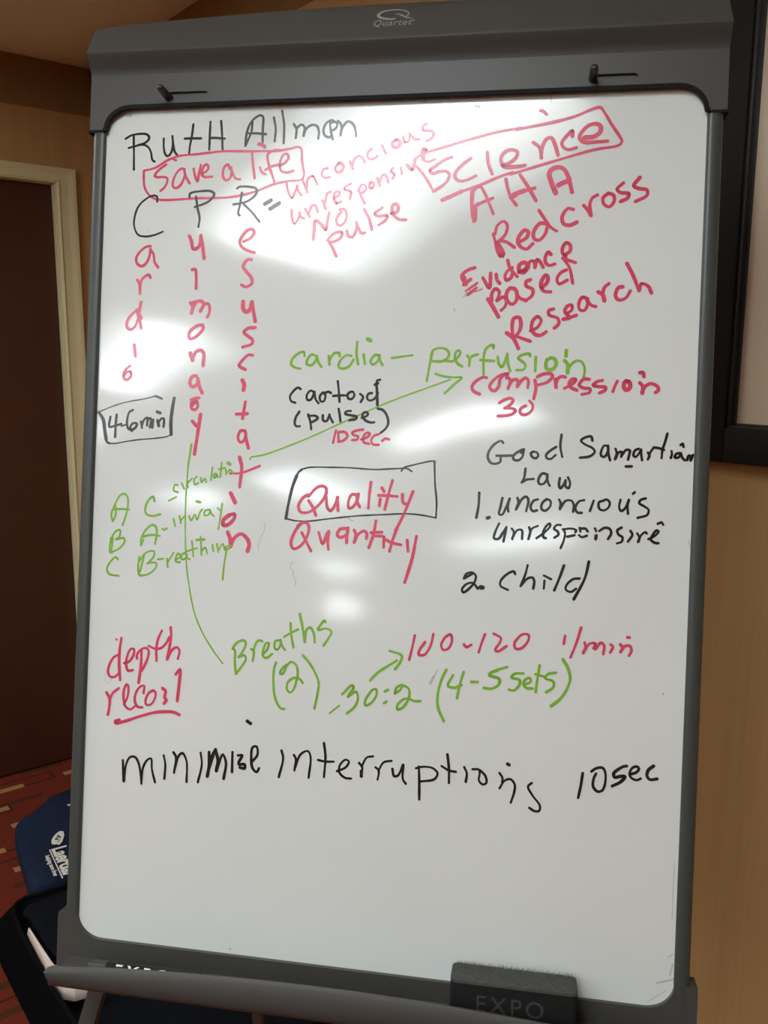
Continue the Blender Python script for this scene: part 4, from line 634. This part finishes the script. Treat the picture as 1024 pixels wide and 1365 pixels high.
for a, c_ in zip(rows, rows[1:]):
    for k in range(len(a)): bm.faces.new((a[k], a[(k+1) % len(a)], c_[(k+1) % len(a)], c_[k]))
bm.faces.new(rows[0]); bm.faces.new(rows[-1][::-1])
bpart('marker_tray', finish(bm, 'marker_tray', True, 40), 'plastic')

# legs: front pair in the board plane and splayed, rear pair leaning back
def leg(p0, p1, m='plastic', w=0.020):
    up = Vector(Bn); p0, p1 = Vector(p0), Vector(p1)
    bm = bar_bm(p0, p1, w, 0.014, up); bevel(bm, 0.003)
    bm.transform(EM.inverted()); l = link('leg', finish(bm, 'leg', True), m, easel)
    d = (p1-p0).normalized()
    bm = bar_bm(p1-d*0.05, p1+d*0.0, w+0.006, 0.020, up); bevel(bm, 0.004)
    bm.transform(EM.inverted()); link('rubber_foot', finish(bm, 'rubber_foot', True), 'seal', l, 'black rubber foot')
for s in (-1, 1):
    a = onb(s*0.3000, -0.500, -0.022); sl = 0.27
    v_end = -0.5; k = (a.z - 0.006)/Bv.z
    b = onb(s*(0.3000 + sl*k), -0.500 - k, -0.022); b.z = 0.006
    a2 = onb(s*0.285, -0.440, -0.022)
    leg(a2, b)
back = -Vector((Bn.x, Bn.y, 0)).normalized()
for s in (-1, 1):
    a = onb(s*0.22, 0.40, -0.030); b = Vector((foot.x, foot.y, 0.006)) + Vector((Bu.x, Bu.y, 0))*s*0.27 + back*0.36
    leg(a, b, w=0.018)
bbox_part('top_hinge', -0.24, 0.24, 0.385, 0.415, -0.042, -0.013, 'dark_plastic', 0.003)

# handwriting: real felt-tip strokes lying on the panel, board coordinates in tenths of a millimetre
rnd = random.Random(3)
for i, (label, colour, data) in enumerate(INK):
    verts, faces = [], []; z = 0.00012 + i*0.000004
    for j, st in enumerate(data.split(';')):
        w, xs = st.split(':'); w = int(w)*1e-4; xs = [int(q)*1e-4 for q in xs.split()]
        pts = [(xs[k], xs[k+1]) for k in range(0, len(xs), 2)]
        ribbon(verts, faces, pts, w, z + j*2e-7, rnd)
    me = bpy.data.meshes.new('handwriting'); me.from_pydata(verts, [], faces)
    nm = 'ink_smudge' if colour == 'smudge' else ('drawn_line' if ('line' in label or 'arrow' in label or 'hand-drawn' in label) and 'underline' not in label and 'handwritten' not in label else 'handwritten_word')
    o = link(nm, me, colour, board, label)
    if colour == 'smudge': o['kind'] = 'stuff'
bm = bmesh.new()
bm.free()

# eraser standing in the tray
def eraser():
    t = empty('whiteboard_eraser', BM @ Matrix.Translation((0.1665, -0.4950, 0.0250)), 'black dusty whiteboard eraser standing in the tray at the right', 'eraser')
    bm = plate_bm([arc(0.056, 0.010, 0.007, -90, 0, 4) + arc(0.056, 0.014, 0.007, 0, 90, 4) + arc(-0.056, 0.014, 0.007, 90, 180, 4) + arc(-0.056, 0.010, 0.007, 180, 270, 4)], 0, 1)
    bm.free()
    def slab(v0, v1, w0, w1, hu, r):
        """rounded in plan (u, w), runs v0..v1"""
        lp = arc(hu-r, w0+r, r, -90, 0, 5) + arc(hu-r, w1-r, r, 0, 90, 5) + arc(-hu+r, w1-r, r, 90, 180, 5) + arc(-hu+r, w0+r, r, 180, 270, 5)
        b = plate_bm([lp], v0, v1); b.transform(Matrix(((1,0,0,0),(0,0,1,0),(0,1,0,0),(0,0,0,1))))
        bmesh.ops.recalc_face_normals(b, faces=b.faces[:]); bevel(b, 0.0015, 2, 60); return b
    body = link('foam_body', finish(slab(0.0, 0.0435, -0.0185, 0.0185, 0.0640, 0.006), 'foam_body', True), 'eraser_body', t)
    felt = link('felt_pad', finish(slab(0.0430, 0.0465, -0.0180, 0.0180, 0.0640, 0.007), 'felt_pad', True), 'eraser_felt', t, 'grey chalky felt pad')
    # frayed back edge of the felt
    r = random.Random(5); vs, fs = [], []
    for i in range(260):
        u = r.uniform(-0.060, 0.060); h = r.uniform(0.001, 0.003); w = -0.017 + r.uniform(-0.0015, 0.002); b = len(vs)
        vs += [(u-0.0005, 0.0460, w), (u+0.0005, 0.0460, w), (u+r.uniform(-0.001, 0.001), 0.0465+h, w-r.uniform(0, 0.002))]; fs.append((b, b+1, b+2))
    me = bpy.data.meshes.new('frayed_fibres'); me.from_pydata(vs, [], fs); q = link('frayed_fibres', me, 'dust', t, 'pale dusty frayed edge'); q['kind'] = 'stuff'
    tm = text_mesh('embossed_lettering', 'EXPO', 0.024, 0, 0.0001, 1.25)
    lt = link('embossed_lettering', tm, 'chalk_print', t, 'worn embossed lettering EXPO'); lt.location = (-0.003, 0.0175, 0.0189)
eraser()
# marker lying in the tray
def marker():
    t = empty('dry_erase_marker', BM @ Matrix.Translation((-0.2710, -0.4852, 0.0440)), 'black marker with white lettering lying in the tray at the left', 'marker')
    b = tube_bm((0.0, 0, 0), (0.105, 0, 0), 0.0093, 0.0093, 24); link('barrel', finish(b, 'barrel', True, 50), 'marker', t)
    b = tube_bm((-0.020, 0, 0), (0.0, 0, 0), 0.0088, 0.0096, 24); tube_bm((-0.0225, 0, 0), (-0.020, 0, 0), 0.0065, 0.0088, 24, b)
    link('cap', finish(b, 'cap', True, 40), 'dark_plastic', t)
    # lettering wrapped on the barrel
    tm = text_mesh('barrel_lettering', 'EXPO', 0.0185, 0.2, 0.0004, 1.55, 'LEFT')
    bm = bmesh.new(); bm.from_mesh(tm); bmesh.ops.subdivide_edges(bm, edges=bm.edges[:], cuts=1)
    for v in bm.verts:
        a = -0.02 + v.co.y/0.0095; v.co = Vector((v.co.x + 0.008, 0.0095*math.sin(a), 0.0095*math.cos(a)))
    bm.to_mesh(tm); bm.free(); link('barrel_lettering', tm, 'white_print', t, 'white lettering')
marker()

# ------------------------------------------------------------------ things on the carpet behind the easel
def soft_slab(outline, h, r, dome=0.0, seed=1, top_n=10):
    """pillow-like bag from a plan outline: rings shrink towards the middle while rising"""
    c = sum((Vector(p) for p in outline), Vector((0, 0)))/len(outline); bm = bmesh.new(); rows = []; rn = random.Random(seed)
    prof = [(1.0, 0.0), (1.0+r*0.3, h*0.25), (1.0+r*0.3, h*0.6), (1.0, h*0.85), (1-r, h), (0.8, h+dome*0.4), (0.5, h+dome*0.8), (0.2, h+dome)]
    for k, (s, z) in enumerate(prof):
        row = []
        for p in outline:
            q = c + (Vector(p)-c)*s
            row.append(bm.verts.new((q.x, q.y, z + (0.004*math.sin(q.x*31+seed)+0.003*math.sin(q.y*23) if z > h*0.8 else 0))))
        rows.append(row)
    n = len(outline)
    for a, b in zip(rows, rows[1:]):
        for i in range(n): bm.faces.new((a[i], a[(i+1) % n], b[(i+1) % n], b[i]))
    bm.faces.new(rows[-1]); bm.faces.new(rows[0][::-1])
    return finish(bm, 'slab', True, 70)
def smooth_loop(pts, sub=4):
    n = len(pts); out = []
    p = [Vector(q) for q in pts]
    for i in range(n):
        a, b, c, d = p[i-1], p[i], p[(i+1) % n], p[(i+2) % n]
        for k in range(sub):
            t = k/sub
            out.append(0.5*((2*b) + (c-a)*t + (2*a-5*b+4*c-d)*t*t + (3*b-a-3*c+d)*t**3))
    return [(q.x, q.y) for q in out]

bag_o = [(0.622, 2.330), (0.628, 2.400), (0.636, 2.450), (0.650, 2.543), (0.668, 2.636), (0.690, 2.686), (0.735, 2.711), (0.785, 2.742), (0.808, 2.770), (0.855, 2.792), (0.905, 2.810), (1.00, 2.84), (1.08, 2.80), (1.12, 2.66), (1.12, 2.50), (1.10, 2.36), (0.95, 2.315), (0.80, 2.312), (0.66, 2.312)]
bag = empty('training_bag', Matrix.Translation((0.85, 2.6, 0)), 'navy blue nylon bag with white printed lettering on the red carpet by the door', 'bag')
me = soft_slab([(x-0.85, y-2.6) for x, y in smooth_loop(bag_o, 3)], 0.075, 0.06, 0.010, 3)
link('bag_body', me, 'bag_navy', bag)
def on_bag(x, y, ang, z=0.0885): return Matrix.Translation((x-0.85, y-2.6, z)) @ Matrix.Rotation(ang, 4, 'Z')
ang = math.atan2(2.263-2.424, 0.699-0.718+0.012) 
ang = math.radians(-96.5)
tm = text_mesh('printed_lettering', 'Laerdal', 0.056, 0, 0.0018, 0.95, 'LEFT')
o = link('printed_lettering', tm, 'white_print', bag, 'white printed lettering'); o.matrix_local = on_bag(0.7110, 2.432, ang)
tm = text_mesh('printed_lettering', 'helping save lives', 0.017, 0, 0.0006, 1.0, 'LEFT')
o = link('printed_lettering', tm, 'white_print', bag, 'small white slogan'); o.matrix_local = on_bag(0.684, 2.405, ang)
o = link('printed_rule', finish(box_bm(0, 0.165, -0.0015, 0.0015, 0, 0.0005), 'printed_rule'), 'white_print', bag, 'thin white rule'); o.matrix_local = on_bag(0.7045, 2.430, ang)
bd = plate_bm([arc(0, 0, 0.034, 20, 200, 14, 0.020) + [(-0.036, -0.020), (-0.020, -0.024), (0.010, -0.018), (0.030, -0.006)]], 0, 0.0006)
o = link('printed_emblem', finish(bd, 'printed_emblem'), 'white_print', bag, 'white oval emblem with kneeling figures'); o.matrix_local = on_bag(0.746, 2.480, math.radians(54)) @ Matrix.Diagonal((1.12, 0.78, 1, 1))
fg = bmesh.new()
for x, y, w, h in ((-0.008, 0.004, 0.006, 0.007), (0.004, 0.002, 0.004, 0.010), (0.012, 0.006, 0.004, 0.004), (-0.016, -0.010, 0.010, 0.002), (0.000, -0.009, 0.004, 0.003)):
    box_bm(x-w, x+w*0.6, y-h, y+h*0.6, 0.0006, 0.0010, fg)
o = link('emblem_figures', finish(fg, 'emblem_figures'), 'bag_navy', bag, 'dark figures on the emblem'); o.matrix_local = on_bag(0.746, 2.480, math.radians(54), 0.0888) @ Matrix.Diagonal((1.0, 0.7, 1, 1))
vs, fs = [], []; ribbon(vs, fs, [(0.03, 0.02), (0.006, 0.016), (0.0, 0.0), (0.006, -0.014), (0.03, -0.018)], 0.010, 0, rnd)
me = bpy.data.meshes.new('printed_letter'); me.from_pydata(vs, [], fs)
o = link('printed_letter', me, 'white_print', bag, 'white curved print near the rail'); o.matrix_local = on_bag(0.818, 2.640, math.radians(-20))

case = empty('padded_case', Matrix.Translation((0.8, 1.95, 0)), 'open black padded case lying on the carpet behind the easel', 'case')
cx0, cy0 = 0.8, 1.95
case_out = [(0.478, 1.70), (0.478, 1.90), (0.482, 2.12), (0.484, 2.22), (0.505, 2.280), (0.600, 2.296), (0.80, 2.296), (1.00, 2.296), (1.09, 2.28), (1.12, 2.20), (1.12, 2.0), (1.12, 1.60), (1.11, 1.40), (1.05, 1.335), (0.8, 1.33), (0.56, 1.335), (0.485, 1.40), (0.478, 1.55)]
rim = [(0.522, 1.70), (0.521, 1.776), (0.519, 1.837), (0.520, 1.923), (0.522, 2.049), (0.528, 2.130), (0.532, 2.176), (0.547, 2.207), (0.577, 2.220), (0.622, 2.212), (0.80, 2.212), (1.00, 2.212), (1.05, 2.19), (1.07, 2.1), (1.07, 1.95), (1.07, 1.75), (1.06, 1.50), (1.02, 1.40), (0.80, 1.39), (0.58, 1.395), (0.532, 1.45), (0.524, 1.55)]
so_ = smooth_loop(case_out, 4); si_ = smooth_loop(rim, 4)
def resample(lp, n):
    p = [Vector(q) for q in lp]; p.append(p[0]); d = [0]
    for a, b in zip(p, p[1:]): d.append(d[-1]+(b-a).length)
    out = []; j = 0
    for i in range(n):
        t = d[-1]*i/n
        while d[j+1] < t: j += 1
        out.append(p[j].lerp(p[j+1], (t-d[j])/max(d[j+1]-d[j], 1e-9)))
    return out
N = 96; A_ = resample(so_, N); B_ = resample(si_, N)
# start both loops at the same side
def ring_strip(rows):
    bm = bmesh.new(); vr = [[bm.verts.new(p) for p in r] for r in rows]; n = len(rows[0])
    for a, b in zip(vr, vr[1:]):
        for i in range(n): bm.faces.new((a[i], a[(i+1) % n], b[(i+1) % n], b[i]))
    return bm
def P3(q, z): return (q.x-cx0, q.y-cy0, z)
cen = Vector((0.8, 1.95))
rows = [[P3(q, 0.0) for q in A_], [P3(q, 0.02) for q in A_]]
rows.append([P3(a.lerp(b, 0.30), 0.045) for a, b in zip(A_, B_)])
rows.append([P3(a.lerp(b, 0.75), 0.085) for a, b in zip(A_, B_)])
rows.append([P3(b, 0.098) for b in B_])
link('case_shell', finish(ring_strip(rows), 'case_shell', True, 60), 'case_black', case)
rows = [[P3(b, 0.098) for b in B_], [P3(b + (cen-b).normalized()*0.012, 0.080) for b in B_], [P3(b + (cen-b).normalized()*0.020, 0.045) for b in B_]]
bm = ring_strip(rows); bm.faces.new([bm.verts[i] for i in range(0)]) if False else None
bm.verts.ensure_lookup_table(); bm.faces.new([bm.verts[2*N+i] for i in range(N)])
link('case_lining', finish(bm, 'case_lining', True, 60), 'case_lining', case, 'dark quilted lining')
cu = bpy.data.curves.new('piping', 'CURVE'); cu.dimensions = '3D'; cu.bevel_depth = 0.0055; cu.bevel_resolution = 3
sp = cu.splines.new('POLY'); sp.points.add(N-1); sp.use_cyclic_u = True
for i, b in enumerate(B_): sp.points[i].co = (*P3(b, 0.100), 1)
tmp = bpy.data.objects.new('piping', cu); C.objects.link(tmp)
me = bpy.data.meshes.new_from_object(tmp.evaluated_get(bpy.context.evaluated_depsgraph_get())); bpy.data.objects.remove(tmp)
me.materials.clear(); me.polygons.foreach_set('use_smooth', [True]*len(me.polygons)); link('piping', me, 'piping', case, 'black piping round the rim')
# folded flap covering most of the tray
fl = [(0.570, 2.16), (0.556, 2.10), (0.556, 2.04), (0.556, 1.97), (0.566, 1.91), (0.590, 1.87), (0.66, 1.81), (0.80, 1.76), (1.00, 1.76), (1.03, 1.90), (1.03, 2.06), (1.01, 2.15), (0.80, 2.17)]
me = soft_slab([(x-cx0, y-cy0) for x, y in smooth_loop(fl, 4)], 0.018, 0.05, 0.010, 9)
fo = link('inner_flap', me, 'case_lining', case, 'soft dark flap folded over'); fo.location = (0, 0, 0.098)

# cream tray in the case: floor, sloping left wall, front wall
def cream_tray():
    t = empty('plastic_tray', Matrix.Translation((0.65, 1.9, 0.078)), 'cream plastic tray lying inside the open black case', 'tray')
    ox, oy = 0.65, 1.9
    def poly(name, pts, m='cream', thick=0.0, label=None):
        bm = bmesh.new(); vs = [bm.verts.new((x-ox, y-oy, z)) for x, y, z in pts]; bm.faces.new(vs)
        if thick:
            r = bmesh.ops.extrude_face_region(bm, geom=bm.faces[:]); bmesh.ops.translate(bm, verts=[v for v in r['geom'] if isinstance(v, bmesh.types.BMVert)], vec=(0, 0, -thick))
            bmesh.ops.recalc_face_normals(bm, faces=bm.faces[:]); bevel(bm, 0.002)
        return link(name, finish(bm, name, True, 40), m, t, label)
    # left wall as a curved blade, outer face and top
    left = [(0.534, 2.068), (0.531, 1.986), (0.5285, 1.915), (0.5285, 1.855), (0.534, 1.812)]
    bm = bmesh.new(); rows = []
    for i, (x, y) in enumerate(left):
        k = i/(len(left)-1); wdt = 0.002 + 0.015*k
        rows.append([bm.verts.new((x-ox+dx, y-oy, z)) for dx, z in ((0.004, 0.0), (-0.001, 0.020), (0.003, 0.034), (0.003+wdt, 0.036), (0.006+wdt, 0.030), (0.006+wdt, 0.0))])
    for a, b in zip(rows, rows[1:]):
        for i in range(5): bm.faces.new((a[i], a[i+1], b[i+1], b[i]))
    bm.faces.new(rows[0]); bm.faces.new(rows[-1][::-1])
    link('tray_side', finish(bm, 'tray_side', True, 35), 'cream', t)
    bm = bmesh.new(); rows = []
    for x, y in ((0.534, 1.812), (0.552, 1.790), (0.580, 1.784), (0.606, 1.780)):
        rows.append([bm.verts.new((x-ox, y-oy+dy, z)) for dy, z in ((0.004, 0.0), (-0.001, 0.020), (0.003, 0.034), (0.016, 0.036), (0.020, 0.030), (0.020, 0.0))])
    for a, b in zip(rows, rows[1:]):
        for i in range(5): bm.faces.new((a[i], a[i+1], b[i+1], b[i]))
    bm.faces.new(rows[0]); bm.faces.new(rows[-1][::-1])
    link('tray_front', finish(bm, 'tray_front', True, 35), 'cream', t)
    bm = box_bm(0.548-ox, 0.592-ox, 1.800-oy, 1.92-oy, 0.002, 0.016); link('tray_floor', finish(bm, 'tray_floor'), 'cream', t)
cream_tray()
